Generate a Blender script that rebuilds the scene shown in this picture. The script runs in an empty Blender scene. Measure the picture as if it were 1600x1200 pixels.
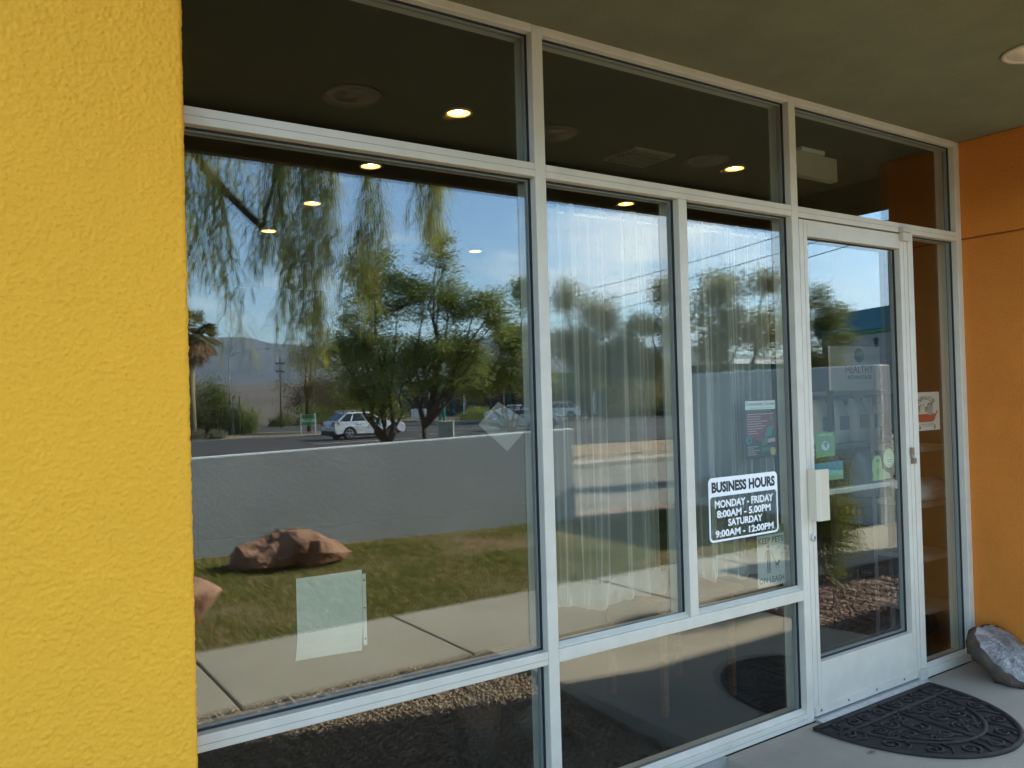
import bpy, math, random
import numpy as np
from mathutils import Vector, Matrix
R = math.radians
HAZE = 0.0001
sc = bpy.context.scene
COL = sc.collection
# ------------------------------------------------------------------ camera
cam_d = bpy.data.cameras.new("Camera"); cam = bpy.data.objects.new("Camera", cam_d); COL.objects.link(cam)
yaw, pitch, roll = R(33.982), R(0.823), R(-1.559)
fw = Vector((math.sin(yaw)*math.cos(pitch), math.cos(yaw)*math.cos(pitch), math.sin(pitch)))
r0 = Vector((math.cos(yaw), -math.sin(yaw), 0)); u0 = r0.cross(fw)
rt = math.cos(roll)*r0 + math.sin(roll)*u0; up = rt.cross(fw)
M = Matrix((rt, up, -fw)).transposed().to_4x4(); M.translation = Vector((0, -2.3367, 1.471))
cam.matrix_world = M
cam_d.sensor_width = 36; cam_d.lens = 1299.9/1600*36; cam_d.clip_end = 30000; cam_d.clip_start = 0.05
sc.camera = cam
# ------------------------------------------------------------------ sun, sky, exposure
SUN_AZ, SUN_EL = R(13), R(32.3)            # towards +x and a little behind the facade
S = Vector((math.cos(SUN_EL)*math.cos(SUN_AZ), math.cos(SUN_EL)*math.sin(SUN_AZ), math.sin(SUN_EL)))
sd = bpy.data.lights.new("sun", 'SUN'); sd.energy = 5.0; sd.angle = R(0.5); sd.color = (1, .93, .82)
sun = bpy.data.objects.new("sun", sd); COL.objects.link(sun); sun.rotation_euler = S.to_track_quat('Z', 'Y').to_euler()
W = bpy.data.worlds.new("World"); sc.world = W; W.use_nodes = True
nt = W.node_tree; bg = nt.nodes["Background"]
sky = nt.nodes.new("ShaderNodeTexSky"); sky.sky_type = 'NISHITA'; sky.sun_disc = False
sky.sun_elevation = SUN_EL; sky.sun_rotation = R(90) - SUN_AZ; sky.air_density = 1.0; sky.dust_density = 0.15; sky.ozone_density = 2.2
tc = nt.nodes.new("ShaderNodeTexCoord")
sep = nt.nodes.new("ShaderNodeSeparateXYZ"); nt.links.new(tc.outputs["Generated"], sep.inputs[0])
mp = nt.nodes.new("ShaderNodeMapping"); mp.inputs["Scale"].default_value = (2.2, 2.2, 7.5); mp.inputs["Location"].default_value = (.35, .2, .1)
nt.links.new(tc.outputs["Generated"], mp.inputs[0])
nz = nt.nodes.new("ShaderNodeTexNoise"); nz.inputs["Scale"].default_value = 1.9; nz.inputs["Detail"].default_value = 9; nz.inputs["Roughness"].default_value = .58
nt.links.new(mp.outputs[0], nz.inputs[0])
def mth(tree, op, a, b=None, clamp=False):
    n = tree.nodes.new("ShaderNodeMath"); n.operation = op; n.use_clamp = clamp
    for i, v in enumerate((a, b)):
        if v is None: continue
        if isinstance(v, (int, float)): n.inputs[i].default_value = v
        else: tree.links.new(v, n.inputs[i])
    return n.outputs[0]
cov = mth(nt, 'MULTIPLY', sep.outputs[0], .20)              # more cloud towards +x
thr = mth(nt, 'ADD', nz.outputs[0], cov)
clo = mth(nt, 'MULTIPLY', mth(nt, 'SUBTRACT', thr, .60), 4, True)
hor = mth(nt, 'MULTIPLY', mth(nt, 'SUBTRACT', sep.outputs[2], .0), 30, True)
clo = mth(nt, 'MULTIPLY', clo, hor)
clo = mth(nt, 'MULTIPLY', clo, .80)
mx = nt.nodes.new("ShaderNodeMix"); mx.data_type = 'RGBA'
tint = nt.nodes.new("ShaderNodeMix"); tint.data_type = 'RGBA'; tint.blend_type = 'MULTIPLY'; tint.inputs[0].default_value = 1; tint.inputs[7].default_value = (1, 1, 1, 1)
hi = mth(nt, 'MULTIPLY', mth(nt, 'SUBTRACT', sep.outputs[2], .45), 4, True)
tcol = nt.nodes.new("ShaderNodeMix"); tcol.data_type = 'RGBA'; nt.links.new(hi, tcol.inputs[0]); tcol.inputs[6].default_value = (.93, 1.03, 1.12, 1); tcol.inputs[7].default_value = (1.08, .97, .80, 1)
nt.links.new(tcol.outputs[2], tint.inputs[7])
nt.links.new(sky.outputs[0], tint.inputs[6])
nt.links.new(clo, mx.inputs[0]); nt.links.new(tint.outputs[2], mx.inputs[6]); mx.inputs[7].default_value = (8.6, 8.7, 8.7, 1)
nt.links.new(mx.outputs[2], bg.inputs[0]); bg.inputs[1].default_value = 0.12
sc.view_settings.view_transform = 'Standard'; sc.view_settings.look = 'None'; sc.view_settings.gamma = 1
sc.view_settings.exposure = 2.35
cy = sc.cycles
cy.use_denoising = True; cy.denoising_prefilter = 'ACCURATE'
try: cy.denoiser = 'OPENIMAGEDENOISE'
except Exception: pass
cy.max_bounces = 10; cy.diffuse_bounces = 4; cy.glossy_bounces = 4; cy.transmission_bounces = 6; cy.transparent_max_bounces = 24
cy.caustics_reflective = False; cy.caustics_refractive = False; cy.sample_clamp_indirect = 6
# ------------------------------------------------------------------ helpers
rng = np.random.default_rng(7); rnd = random.Random(5)
ORG = {}
class MB:
    def __init__(s): s.v = []; s.f = []; s.m = []
    def add(s, vs, fs, mi=0):
        o = len(s.v); s.v += [tuple(map(float, p)) for p in vs]
        for f in fs: s.f.append(tuple(i+o for i in f)); s.m.append(mi)
        return s
    def box(s, x0, x1, y0, y1, z0, z1, mi=0):
        return s.add([(x0,y0,z0),(x1,y0,z0),(x1,y1,z0),(x0,y1,z0),(x0,y0,z1),(x1,y0,z1),(x1,y1,z1),(x0,y1,z1)],
                     [(0,3,2,1),(4,5,6,7),(0,1,5,4),(1,2,6,5),(2,3,7,6),(3,0,4,7)], mi)
    def obox(s, c, d, l, w, z0, z1, mi=0):      # oriented box: centre xy, direction xy, length, width
        d = Vector((d[0], d[1])).normalized(); n = Vector((-d.y, d.x)); c = Vector(c[:2])
        q = [c+d*(a*l/2)+n*(b*w/2) for a, b in ((-1,-1),(1,-1),(1,1),(-1,1))]
        return s.prism([(p.x, p.y) for p in q], z0, z1, mi)
    def prism(s, poly, z0, z1, mi=0):           # xy polygon extruded in z
        n = len(poly); z0s = z0 if hasattr(z0, '__len__') else [z0]*n
        vs = [(p[0],p[1],z) for p, z in zip(poly, z0s)] + [(p[0],p[1],z1) for p in poly]
        fs = [tuple(range(n-1,-1,-1)), tuple(range(n,2*n))] + [(i,(i+1)%n,n+(i+1)%n,n+i) for i in range(n)]
        return s.add(vs, fs, mi)
    def plate(s, poly, y0, y1, mi=0):           # xz polygon extruded in y
        n = len(poly)
        vs = [(p[0],y0,p[1]) for p in poly] + [(p[0],y1,p[1]) for p in poly]
        fs = [tuple(range(n)), tuple(range(2*n-1,n-1,-1))] + [(i,n+i,n+(i+1)%n,(i+1)%n) for i in range(n)]
        return s.add(vs, fs, mi)
    def tube(s, pts, rad, n=8, mi=0, flat=None):
        pts = [Vector(p) for p in pts]; k = len(pts)
        rad = rad if hasattr(rad, '__len__') else [rad]*k
        vs = []; prev = None
        for i, p in enumerate(pts):
            t = (pts[min(i+1,k-1)]-pts[max(i-1,0)])
            t = t.normalized() if t.length > 1e-9 else Vector((0,0,1))
            a = prev if prev is not None else (Vector((0,0,1)) if abs(t.z) < .9 else Vector((1,0,0)))
            x = (a - t*a.dot(t))
            if x.length < 1e-6: x = t.orthogonal()
            x.normalize(); y = t.cross(x); prev = x
            for j in range(n):
                th = 2*math.pi*j/n
                q = x*math.cos(th)*rad[i] + y*math.sin(th)*rad[i]
                if flat: q.z *= flat
                vs.append(p+q)
        fs = [(i*n+j, i*n+(j+1)%n, (i+1)*n+(j+1)%n, (i+1)*n+j) for i in range(k-1) for j in range(n)]
        fs += [tuple(range(n-1,-1,-1)), tuple(range((k-1)*n, k*n))]
        return s.add(vs, fs, mi)
    def lathe(s, prof, c, n=24, axis='z', mi=0, cap=False):
        vs = []
        for r, h in prof:
            for j in range(n):
                a = 2*math.pi*j/n; x, y = r*math.cos(a), r*math.sin(a)
                vs.append((c[0]+x,c[1]+y,c[2]+h) if axis == 'z' else ((c[0]+x,c[1]+h,c[2]+y) if axis == 'y' else (c[0]+h,c[1]+x,c[2]+y)))
        fs = [(i*n+j, i*n+(j+1)%n, (i+1)*n+(j+1)%n, (i+1)*n+j) for i in range(len(prof)-1) for j in range(n)]
        if cap: fs += [tuple(range(n-1,-1,-1)), tuple(range((len(prof)-1)*n, len(prof)*n))]
        return s.add(vs, fs, mi)
    def build(s, name, mats, parent=None, smooth=False, bevel=0, loc=None):
        return mesh_obj(name, np.array(s.v, float).reshape(-1,3), s.f, mats, parent, smooth, bevel, s.m, loc)
def mesh_obj(name, V, F, mats, parent=None, smooth=False, bevel=0, mi=None, loc=None):
    mats = mats if isinstance(mats, (list, tuple)) else [mats]
    if parent is not None: o0 = np.array(ORG[parent.name])
    elif loc is not None: o0 = np.array(loc, float)
    else: o0 = np.array([(V[:,0].min()+V[:,0].max())/2, (V[:,1].min()+V[:,1].max())/2, V[:,2].min()])
    me = bpy.data.meshes.new(name); V = V - o0
    if isinstance(F, np.ndarray):
        n, k = F.shape
        me.vertices.add(len(V)); me.vertices.foreach_set("co", V.astype(np.float32).ravel())
        me.loops.add(n*k); me.loops.foreach_set("vertex_index", F.astype(np.int32).ravel())
        me.polygons.add(n); me.polygons.foreach_set("loop_start", np.arange(0, n*k, k, dtype=np.int32)); me.polygons.foreach_set("loop_total", np.full(n, k, np.int32))
        if mi is not None: me.polygons.foreach_set("material_index", np.asarray(mi, np.int32))
        me.update(calc_edges=True); me.validate()
    else:
        me.from_pydata([tuple(p) for p in V], [], F)
        if mi is not None: me.polygons.foreach_set("material_index", np.asarray(mi, np.int32))
        me.update()
    for m in mats: me.materials.append(m)
    if smooth: me.polygons.foreach_set("use_smooth", np.ones(len(me.polygons), bool))
    o = bpy.data.objects.new(name, me); COL.objects.link(o)
    if parent is not None: o.parent = parent
    else: o.location = o0
    ORG[o.name] = tuple(o0)
    if bevel:
        b = o.modifiers.new("bevel", 'BEVEL'); b.width = bevel; b.segments = 2; b.limit_method = 'ANGLE'; b.angle_limit = R(40)
    return o
def tag(o, label=None, cat=None, group=None, kind=None):
    if label: o["label"] = label
    if cat: o["category"] = cat
    if group: o["group"] = group
    if kind: o["kind"] = kind
    return o
def thing(name, label, cat, loc, group=None):
    o = bpy.data.objects.new(name, None); COL.objects.link(o); o.location = loc; o.empty_display_size = .1
    ORG[o.name] = tuple(loc); return tag(o, label, cat, group)
def structure(o): o["kind"] = "structure"; return o
def dup(root, loc, label=None):
    r = root.copy(); COL.objects.link(r); r.location = loc; ORG[r.name] = tuple(loc)
    if label: r["label"] = label
    for ch in list(root.children):
        c = ch.copy(); COL.objects.link(c); c.parent = r
        for g in list(ch.children):
            d = g.copy(); COL.objects.link(d); d.parent = c
    return r
# ------------------------------------------------------------------ materials
def newmat(name):
    m = bpy.data.materials.new(name); m.use_nodes = True; t = m.node_tree
    return m, t, t.nodes["Principled BSDF"]
def ramp(t, fac, stops):
    n = t.nodes.new("ShaderNodeValToRGB"); e = n.color_ramp.elements
    while len(e) > 1: e.remove(e[-1])
    e[0].position = stops[0][0]; e[0].color = (*stops[0][1], 1)
    for p, c in stops[1:]:
        q = e.new(p); q.color = (*c, 1)
    t.links.new(fac, n.inputs[0]); return n.outputs[0]
def coords(t, scale=(1,1,1)):
    c = t.nodes.new("ShaderNodeTexCoord"); m = t.nodes.new("ShaderNodeMapping"); m.inputs["Scale"].default_value = scale
    t.links.new(c.outputs["Object"], m.inputs[0]); return m.outputs[0]
def noise(t, vec, scale, detail=6, rough=.55):
    n = t.nodes.new("ShaderNodeTexNoise"); n.inputs["Scale"].default_value = scale; n.inputs["Detail"].default_value = detail; n.inputs["Roughness"].default_value = rough
    t.links.new(vec, n.inputs["Vector"]); return n.outputs[0]
def pm(name, c1, c2=None, scale=4, rough=.6, bump=0, bscale=60, bdist=.004, metal=0, spec=.4, stretch=(1,1,1), lo=.35, hi=.65):
    m, t, b = newmat(name)
    b.inputs["Roughness"].default_value = rough; b.inputs["Metallic"].default_value = metal; b.inputs["Specular IOR Level"].default_value = spec
    b.inputs["Base Color"].default_value = (*c1, 1)
    v = coords(t, stretch)
    if c2 is not None: t.links.new(ramp(t, noise(t, v, scale), [(lo, c1), (hi, c2)]), b.inputs["Base Color"])
    if bump:
        bn = t.nodes.new("ShaderNodeBump"); bn.inputs["Strength"].default_value = bump; bn.inputs["Distance"].default_value = bdist
        t.links.new(noise(t, v, bscale, 5, .6), bn.inputs["Height"]); t.links.new(bn.outputs[0], b.inputs["Normal"])
    return m
def leafmat(name, cols, trans=.48, rough=.55):
    m, t, b = newmat(name); g = t.nodes.new("ShaderNodeNewGeometry")
    n = len(cols); c = ramp(t, g.outputs["Random Per Island"], [(i/max(1,n-1), k) for i, k in enumerate(cols)])
    t.links.new(c, b.inputs["Base Color"]); b.inputs["Roughness"].default_value = rough; b.inputs["Specular IOR Level"].default_value = .25
    tr = t.nodes.new("ShaderNodeBsdfTranslucent"); t.links.new(c, tr.inputs[0])
    mxs = t.nodes.new("ShaderNodeMixShader"); mxs.inputs[0].default_value = trans
    t.links.new(b.outputs[0], mxs.inputs[1]); t.links.new(tr.outputs[0], mxs.inputs[2])
    t.links.new(mxs.outputs[0], t.nodes["Material Output"].inputs[0]); return m
def stonemat(name, cols, rough=.85, bump=.5, bscale=90):
    m, t, b = newmat(name); g = t.nodes.new("ShaderNodeNewGeometry"); n = len(cols)
    t.links.new(ramp(t, g.outputs["Random Per Island"], [(i/max(1,n-1), k) for i, k in enumerate(cols)]), b.inputs["Base Color"])
    b.inputs["Roughness"].default_value = rough; b.inputs["Specular IOR Level"].default_value = .3; return m
def glassmat(name, f0, tint):
    m, t, b = newmat(name); t.nodes.remove(b)
    g = t.nodes.new("ShaderNodeNewGeometry"); d = t.nodes.new("ShaderNodeVectorMath"); d.operation = 'DOT_PRODUCT'
    t.links.new(g.outputs["Incoming"], d.inputs[0]); t.links.new(g.outputs["Normal"], d.inputs[1])
    c = mth(t, 'ABSOLUTE', d.outputs["Value"]); k = mth(t, 'POWER', mth(t, 'SUBTRACT', 1, c, True), 5)
    f = mth(t, 'ADD', mth(t, 'MULTIPLY', k, 1-f0), f0, True)
    gl = t.nodes.new("ShaderNodeBsdfGlossy"); gl.inputs["Roughness"].default_value = 0; gl.inputs[0].default_value = (.97, 1, .98, 1)
    tr = t.nodes.new("ShaderNodeBsdfTransparent"); tr.inputs[0].default_value = (*tint, 1)
    # slight roller-wave of float glass
    bn = t.nodes.new("ShaderNodeBump"); bn.inputs["Strength"].default_value = .012; bn.inputs["Distance"].default_value = .003
    t.links.new(noise(t, coords(t, (1.2, 1, .5)), 1.6, 1, .4), bn.inputs["Height"]); t.links.new(bn.outputs[0], gl.inputs["Normal"])
    x = t.nodes.new("ShaderNodeMixShader"); t.links.new(f, x.inputs[0]); t.links.new(tr.outputs[0], x.inputs[1]); t.links.new(gl.outputs[0], x.inputs[2])
    t.links.new(x.outputs[0], t.nodes["Material Output"].inputs[0]); return m
def emis(name, col, s):
    m, t, b = newmat(name); b.inputs["Base Color"].default_value = (*col, 1); b.inputs["Emission Color"].default_value = (*col, 1); b.inputs["Emission Strength"].default_value = s; return m
MG = glassmat("window_glass", .098, (.91, .935, .91))
M_FRAME = pm("white_aluminium", (.655,.60,.485), (.595,.545,.43), 9, .42, .05, 40)
M_GASK = pm("black_gasket", (.02,.02,.02), None, rough=.6)
M_ALU = pm("bare_aluminium", (.62,.62,.60), (.5,.5,.48), 30, .4, 0, metal=.6)
M_BRASS = pm("tarnished_bronze", (.30,.24,.18), (.22,.18,.13), 30, .45, metal=.5)
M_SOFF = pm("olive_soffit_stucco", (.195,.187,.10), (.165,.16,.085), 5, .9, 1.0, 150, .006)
M_ORANGE = pm("orange_stucco", (.70,.225,.026), (.63,.195,.022), 3, .9, 1.0, 130, .009)
def concrete(name, c1, c2, dark):
    m, t, b = newmat(name); v = coords(t); b.inputs["Roughness"].default_value = .88; b.inputs["Specular IOR Level"].default_value = .25
    base = ramp(t, noise(t, v, 1.1, 8, .62), [(.34, c1), (.66, c2)]); st = mth(t, 'MULTIPLY', mth(t, 'SUBTRACT', noise(t, v, 5.5, 7, .7), .56), 5, True); gr = mth(t, 'MULTIPLY', mth(t, 'SUBTRACT', noise(t, v, 120, 3, .7), .60), 6, True)
    f = mth(t, 'MULTIPLY', mth(t, 'MAXIMUM', st, gr), .55); x = t.nodes.new("ShaderNodeMix"); x.data_type = 'RGBA'; t.links.new(f, x.inputs[0]); t.links.new(base, x.inputs[6]); x.inputs[7].default_value = (*dark, 1)
    t.links.new(x.outputs[2], b.inputs["Base Color"]); bn = t.nodes.new("ShaderNodeBump"); bn.inputs["Strength"].default_value = .4; bn.inputs["Distance"].default_value = .003
    t.links.new(noise(t, v, 140, 5, .65), bn.inputs["Height"]); t.links.new(bn.outputs[0], b.inputs["Normal"]); return m
M_CONC = concrete("concrete_pad", (.39,.345,.265), (.31,.27,.205), (.22,.19,.145))
M_WALK = concrete("concrete_walk", (.37,.34,.27), (.30,.275,.215), (.24,.20,.15))
M_GREYW = pm("grey_wall_stucco", (.58,.635,.65), (.51,.56,.58), 1.1, .9, .55, 34, .014)
M_DARK = pm("interior_dark", (.10,.085,.06), (.08,.07,.05), 2, .8)
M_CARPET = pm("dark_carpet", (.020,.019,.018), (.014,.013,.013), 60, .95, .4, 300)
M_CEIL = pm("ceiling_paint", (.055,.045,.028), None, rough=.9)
M_WHITE = pm("white_paint", (.75,.74,.70), None, rough=.5)
M_PAPER = pm("white_paper", (.80,.80,.76), None, rough=.8)
M_VINYL = pm("white_vinyl", (.86,.87,.84), None, rough=.5)
M_INK = pm("dark_ink", (.045,.05,.047), None, rough=.7)
M_RUBBER = pm("black_rubber", (.026,.021,.017), (.040,.033,.027), 25, .7, .5, 160, .002, spec=.3)
M_BULB = emis("lit_bulb", (1, .85, .55), 7)
M_CANREF = emis("lit_reflector", (1, .58, .13), .85)
M_TRIM = pm("fixture_trim", (.55,.46,.33), None, rough=.45)
M_CANU = pm("unlit_reflector", (.60,.52,.40), None, rough=.3, metal=.3)
# ------------------------------------------------------------------ yellow wall with real stucco relief
def vnoise(x, y, seed):
    r = np.random.default_rng(seed); T = r.random((256,256)); xi = np.floor(x).astype(int); yi = np.floor(y).astype(int)
    fx = x-xi; fy = y-yi; fx = fx*fx*(3-2*fx); fy = fy*fy*(3-2*fy)
    g = lambda a, b: T[a % 256, b % 256]
    return (g(xi,yi)*(1-fx)+g(xi+1,yi)*fx)*(1-fy) + (g(xi,yi+1)*(1-fx)+g(xi+1,yi+1)*fx)*fy
def yellow_wall():
    m, t, b = newmat("yellow_stucco"); v = coords(t)
    c = ramp(t, noise(t, v, 2.2), [(.3, (.91,.435,.034)), (.7, (.955,.458,.036))])
    fl = mth(t, 'MULTIPLY', mth(t, 'SUBTRACT', noise(t, v, 120, 4, .75), .56), 7, True); xm = t.nodes.new("ShaderNodeMix"); xm.data_type = 'RGBA'; t.links.new(mth(t, 'MULTIPLY', fl, .5), xm.inputs[0]); t.links.new(c, xm.inputs[6]); xm.inputs[7].default_value = (.50,.21,.012,1)
    t.links.new(xm.outputs[2], b.inputs["Base Color"]); b.inputs["Roughness"].default_value = .85; b.inputs["Specular IOR Level"].default_value = .25
    bn = t.nodes.new("ShaderNodeBump"); bn.inputs["Strength"].default_value = .5; bn.inputs["Distance"].default_value = .003
    t.links.new(noise(t, v, 330, 5, .65), bn.inputs["Height"]); t.links.new(bn.outputs[0], b.inputs["Normal"])
    x0, x1, z0, z1, st = -.95, .505, .2, 3.5, .0034
    nx = int((x1-x0)/st); nz_ = int((z1-z0)/st)
    xs = np.linspace(x0, x1, nx); zs = np.linspace(z0, z1, nz_); X, Z = np.meshgrid(xs, zs)
    h = .0018*vnoise(X*85+Z*31+90, Z*85-X*31+90, 2) + .0042*vnoise(X*190-Z*57+90, Z*190+X*57+90, 4)**2
    rr = .014; e = np.clip((X-(x1-rr))/rr, 0, 1); rd = rr*(1-np.sqrt(np.clip(1-e*e, 0, 1)))
    Y = -.125 - h + rd
    wob = .0035*(vnoise(Z*60, Z*0+3.3, 5)-.5) + .002*(vnoise(Z*170, Z*0+7.3, 6)-.5)
    X = X + wob*np.clip((X-(x1-.02))/.02, 0, 1)
    V = np.stack([X, Y, Z], -1).reshape(-1, 3)
    i = np.arange(nx-1)[None, :] + nx*np.arange(nz_-1)[:, None]; i = i.ravel()
    F = np.stack([i, i+1, i+1+nx, i+nx], 1)
    root = thing("stucco_wall", "bright yellow rough stucco wall beside the white framed window", "wall", (-1.5, -.06, -.2))
    mesh_obj("stucco_face", V, F, m, root, smooth=True)
    MB().box(-6, .498, -.108, .0, -.2, 3.5).box(-6, -.95, -.128, -.108, -.2, 3.5).box(-.95, .49, -.128, -.108, -.2, .2).build("wall_core", m, root)
yellow_wall()
# ------------------------------------------------------------------ storefront window
G = .0356; TH = .024
HT, HB, TT, TB, ST, SB, BT = 2.768, 2.741, 2.281, 2.233, .584, .538, .042
sf = thing("storefront_window", "wide white aluminium storefront window between yellow and orange walls", "window", (2.4, 0, 0))
FD = .11
def bar(name, x0, x1, z0, z1, y0=0, y1=FD): return MB().box(x0, x1, y0, y1, z0, z1).build(name, M_FRAME, sf, bevel=.0025)
bar("jamb", .33, .376, 0, HT); bar("jamb", 4.466, 4.514, 0, HT)
for x0, x1, z0, z1 in ((1.697,1.743,0,HT), (3.089,3.135,0,HT), (3.994,4.040,0,TB-.0005), (2.391,2.437,ST+.0005,TB-.0005)): bar("mullion", x0, x1, z0, z1)
E_ = .0004
for x0, x1 in ((.376,1.697),(1.743,3.089),(3.135,4.466)):
    bar("head_rail", x0+E_, x1-E_, HB, HT+.01, .001); 
for x0, x1 in ((.376,1.697),(1.743,3.089),(3.135,4.466)):
    t_ = bar("transom_rail", x0+E_, x1-E_, TB, TT, .001)
for x0, x1 in ((.376,1.697),(1.743,3.089)):
    bar("sill_rail", x0+E_, x1-E_, SB, ST, .001)
for x0, x1 in ((.376,1.697),(1.743,3.089),(4.04,4.466)):
    bar("bottom_rail", x0+E_, x1-E_, 0, BT, .001)
M_SEAM = pm("seam_shadow_line", (.30,.29,.27), None, rough=.7)
s_ = MB()
for x0, x1 in ((.376,1.697),(1.743,3.089),(3.135,4.466)):
    s_.box(x0, x1, .0002, .003, TB+.0225, TB+.024)
for x0, x1 in ((.376,1.697),(1.743,3.089)): s_.box(x0, x1, .0002, .003, .020, .0215)
s_.box(.376, 1.697, .0002, .003, SB+.0195, SB+.021)
s_.build("seam", M_SEAM, sf)
sc_ = MB()
for x, z in ((1.68,.578),(1.65,.03),(3.06,.026),(2.0,.03),(2.6,.03)): sc_.lathe([(.0035,0),(.0035,-.002),(0.0001,-.0025)], (x,.0008,z), 8, 'y')
sc_.build("screw", M_ALU, sf)
panes = [("ul",.376,1.697,TT,HB),("um",1.743,3.089,TT,HB),("ur",3.135,4.466,TT,HB),("big",.376,1.697,ST,TB),("ma",1.743,2.391,ST,TB),("mb",2.437,3.089,ST,TB),("ll",.376,1.697,BT,SB),("lm",1.743,3.089,BT,SB),("sl",4.04,4.466,BT,TB)]
def pane(x0, x1, z0, z1, parent, gap=.005):
    V = []
    for y in (G, G+TH): V += [(x0,y,z0),(x1,y,z0),(x1,y,z1),(x0,y,z1)]
    p = MB().add(V, [(0,1,2,3),(4,5,6,7)]).build("glass_pane", MG, parent)
    g = MB(); w = gap
    for a, b, c, d in ((x0,x1,z0,z0+w),(x0,x1,z1-w,z1),(x0,x0+w,z0+w,z1-w),(x1-w,x1,z0+w,z1-w)):
        g.box(a+.0003, b-.0003, G-.004, G+TH+.004, c+.0003, d-.0003)
    g.build("gasket", M_GASK, p)
    s = MB(); w = .006                                   # spacer bar between the two sheets
    for a, b, c, d in ((x0+.005,x1-.005,z0+.005,z0+.005+w),(x0+.005,x1-.005,z1-.005-w,z1-.005),(x0+.005,x0+.005+w,z0+.011,z1-.011),(x1-.005-w,x1-.005,z0+.011,z1-.011)):
        s.box(a, b, G+.005, G+TH-.003, c, d)
    s.build("spacer", M_SPACER, p)
    return p
M_SPACER = pm("grey_spacer", (.22,.23,.22), None, rough=.5)
for k, a, b, c, d in panes: pane(a, b, c, d, sf)
for a, b, z in ((1.743,2.391,ST),(2.437,3.089,ST),(1.743,3.089,BT),(4.04,4.466,BT)):
    MB().add([(a,.012,z),(b,.012,z),(b,.012,z+.004),(a,.012,z+.004),(a,G-.0045,z),(b,G-.0045,z),(b,G-.0045,z+.017),(a,G-.0045,z+.017)],
             [(0,1,2,3),(3,2,6,7),(4,7,6,5),(0,3,7,4),(1,5,6,2)]).build("glazing_stop", M_FRAME, sf)
M_CURB = pm("concrete_footing", (.36,.34,.30), (.28,.26,.22), 6, .9, .5, 90)
MB().box(-6, 2.56, -.012, .12, -.35, -.0008).build("footing", M_CURB, sf)
# ------------------------------------------------------------------ entry door
dr = thing("entry_door", "white aluminium glass door with ribbed pull handle beside the orange wall", "door", (3.565, .02, .01))
dx0, dx1, gx0, gx1, dz0, dz1, gz0, gz1 = 3.139, 3.990, 3.196, 3.926, .016, 2.226, .247, 2.152
f = MB()
f.box(dx0, gx0, .002, .047, dz0, dz1).box(gx1, dx1, .002, .047, dz0, dz1)
f.build("stile", M_FRAME, dr, bevel=.002)
MB().box(gx0+E_, gx1-E_, .0025, .047, gz1, dz1).build("top_rail", M_FRAME, dr, bevel=.002)
MB().box(gx0+E_, gx1-E_, .0025, .047, dz0, gz0).build("bottom_rail", M_FRAME, dr, bevel=.002)
s_ = MB().box(dx0+.03, dx0+.0312, .0012, .004, dz0, dz1); s_.box(gx1+.03, gx1+.0312, .0012, .004, dz0, dz1)
s_.build("stile_seam", M_SEAM, dr)
sw = MB().box(dx0+.004, dx1-.004, -.004, .002, .020, .058).build("door_sweep", M_FRAME, dr, bevel=.001)
q = MB()
for x in (3.18, 3.38, 3.6, 3.83): q.lathe([(.006,0),(.006,-.002),(.0001,-.003)], (x,-.0042,.040), 8, 'y')
q.build("screw", M_BRASS, sw)
pane(gx0, gx1, gz0, gz1, dr, .006)
# pull handle: open-backed ribbed extrusion
h = MB(); n = 9; prof = [(3.140,.0),(3.140,-.042),(3.150,-.055)]
for i in range(n):
    x = 3.152+i*.0068; prof += [(x,-.056),(x+.0040,-.0565),(x+.0043,-.050),(x+.0066,-.050)]
prof += [(3.2145,-.056),(3.2145,-.046),(3.158,-.040),(3.152,.0)]
h.prism(prof, .885, 1.110); h.build("pull_handle", pm("handle_paint", (.70,.61,.46), None, rough=.4), dr)
l = MB().lathe([(.0165,.0025),(.0165,-.006),(.012,-.009),(.004,-.009),(.0001,-.007)], (3.166,0,.806), 20, 'y').build("lock_cylinder", M_ALU, dr)
MB().box(3.1645,3.1675,-.0105,-.008,.798,.814).build("keyway", M_INK, l)
pb = MB().box(3.20, 3.925, .078, .118, .965, .992).box(3.20,3.225,.047,.09,.955,1.0).box(3.90,3.925,.047,.09,.955,1.0)
pb.build("push_bar", M_ALU, dr, bevel=.004)
MB().box(3.952,3.974,-.012,.003,1.122,1.16).box(3.960,3.984,-.016,.003,1.080,1.108).box(3.956,3.97,-.008,.003,1.105,1.125).build("latch_plate", M_BRASS, dr, bevel=.002)
MB().box(3.925,3.992,-.020,.003,2.19,2.232).box(3.918,3.995,-.026,.004,2.2325,2.252).build("pivot_hinge", pm("pivot_paint",(.55,.49,.40),None,rough=.5), dr, bevel=.003)
MB().box(3.952,4.012,-.022,.0,.008,.058).build("pivot_hinge", pm("pivot_paint_low",(.50,.46,.38),None,rough=.5), dr, bevel=.003)
MB().add([(3.135,-.055,.002),(3.994,-.055,.002),(3.994,-.02,.013),(3.135,-.02,.013),(3.994,.11,.013),(3.135,.11,.013),(3.135,.11,.001),(3.994,.11,.001)],
         [(0,1,2,3),(3,2,4,5),(5,4,7,6),(0,3,5,6),(1,7,4,2)]).build("threshold", M_ALU, sf)
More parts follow.
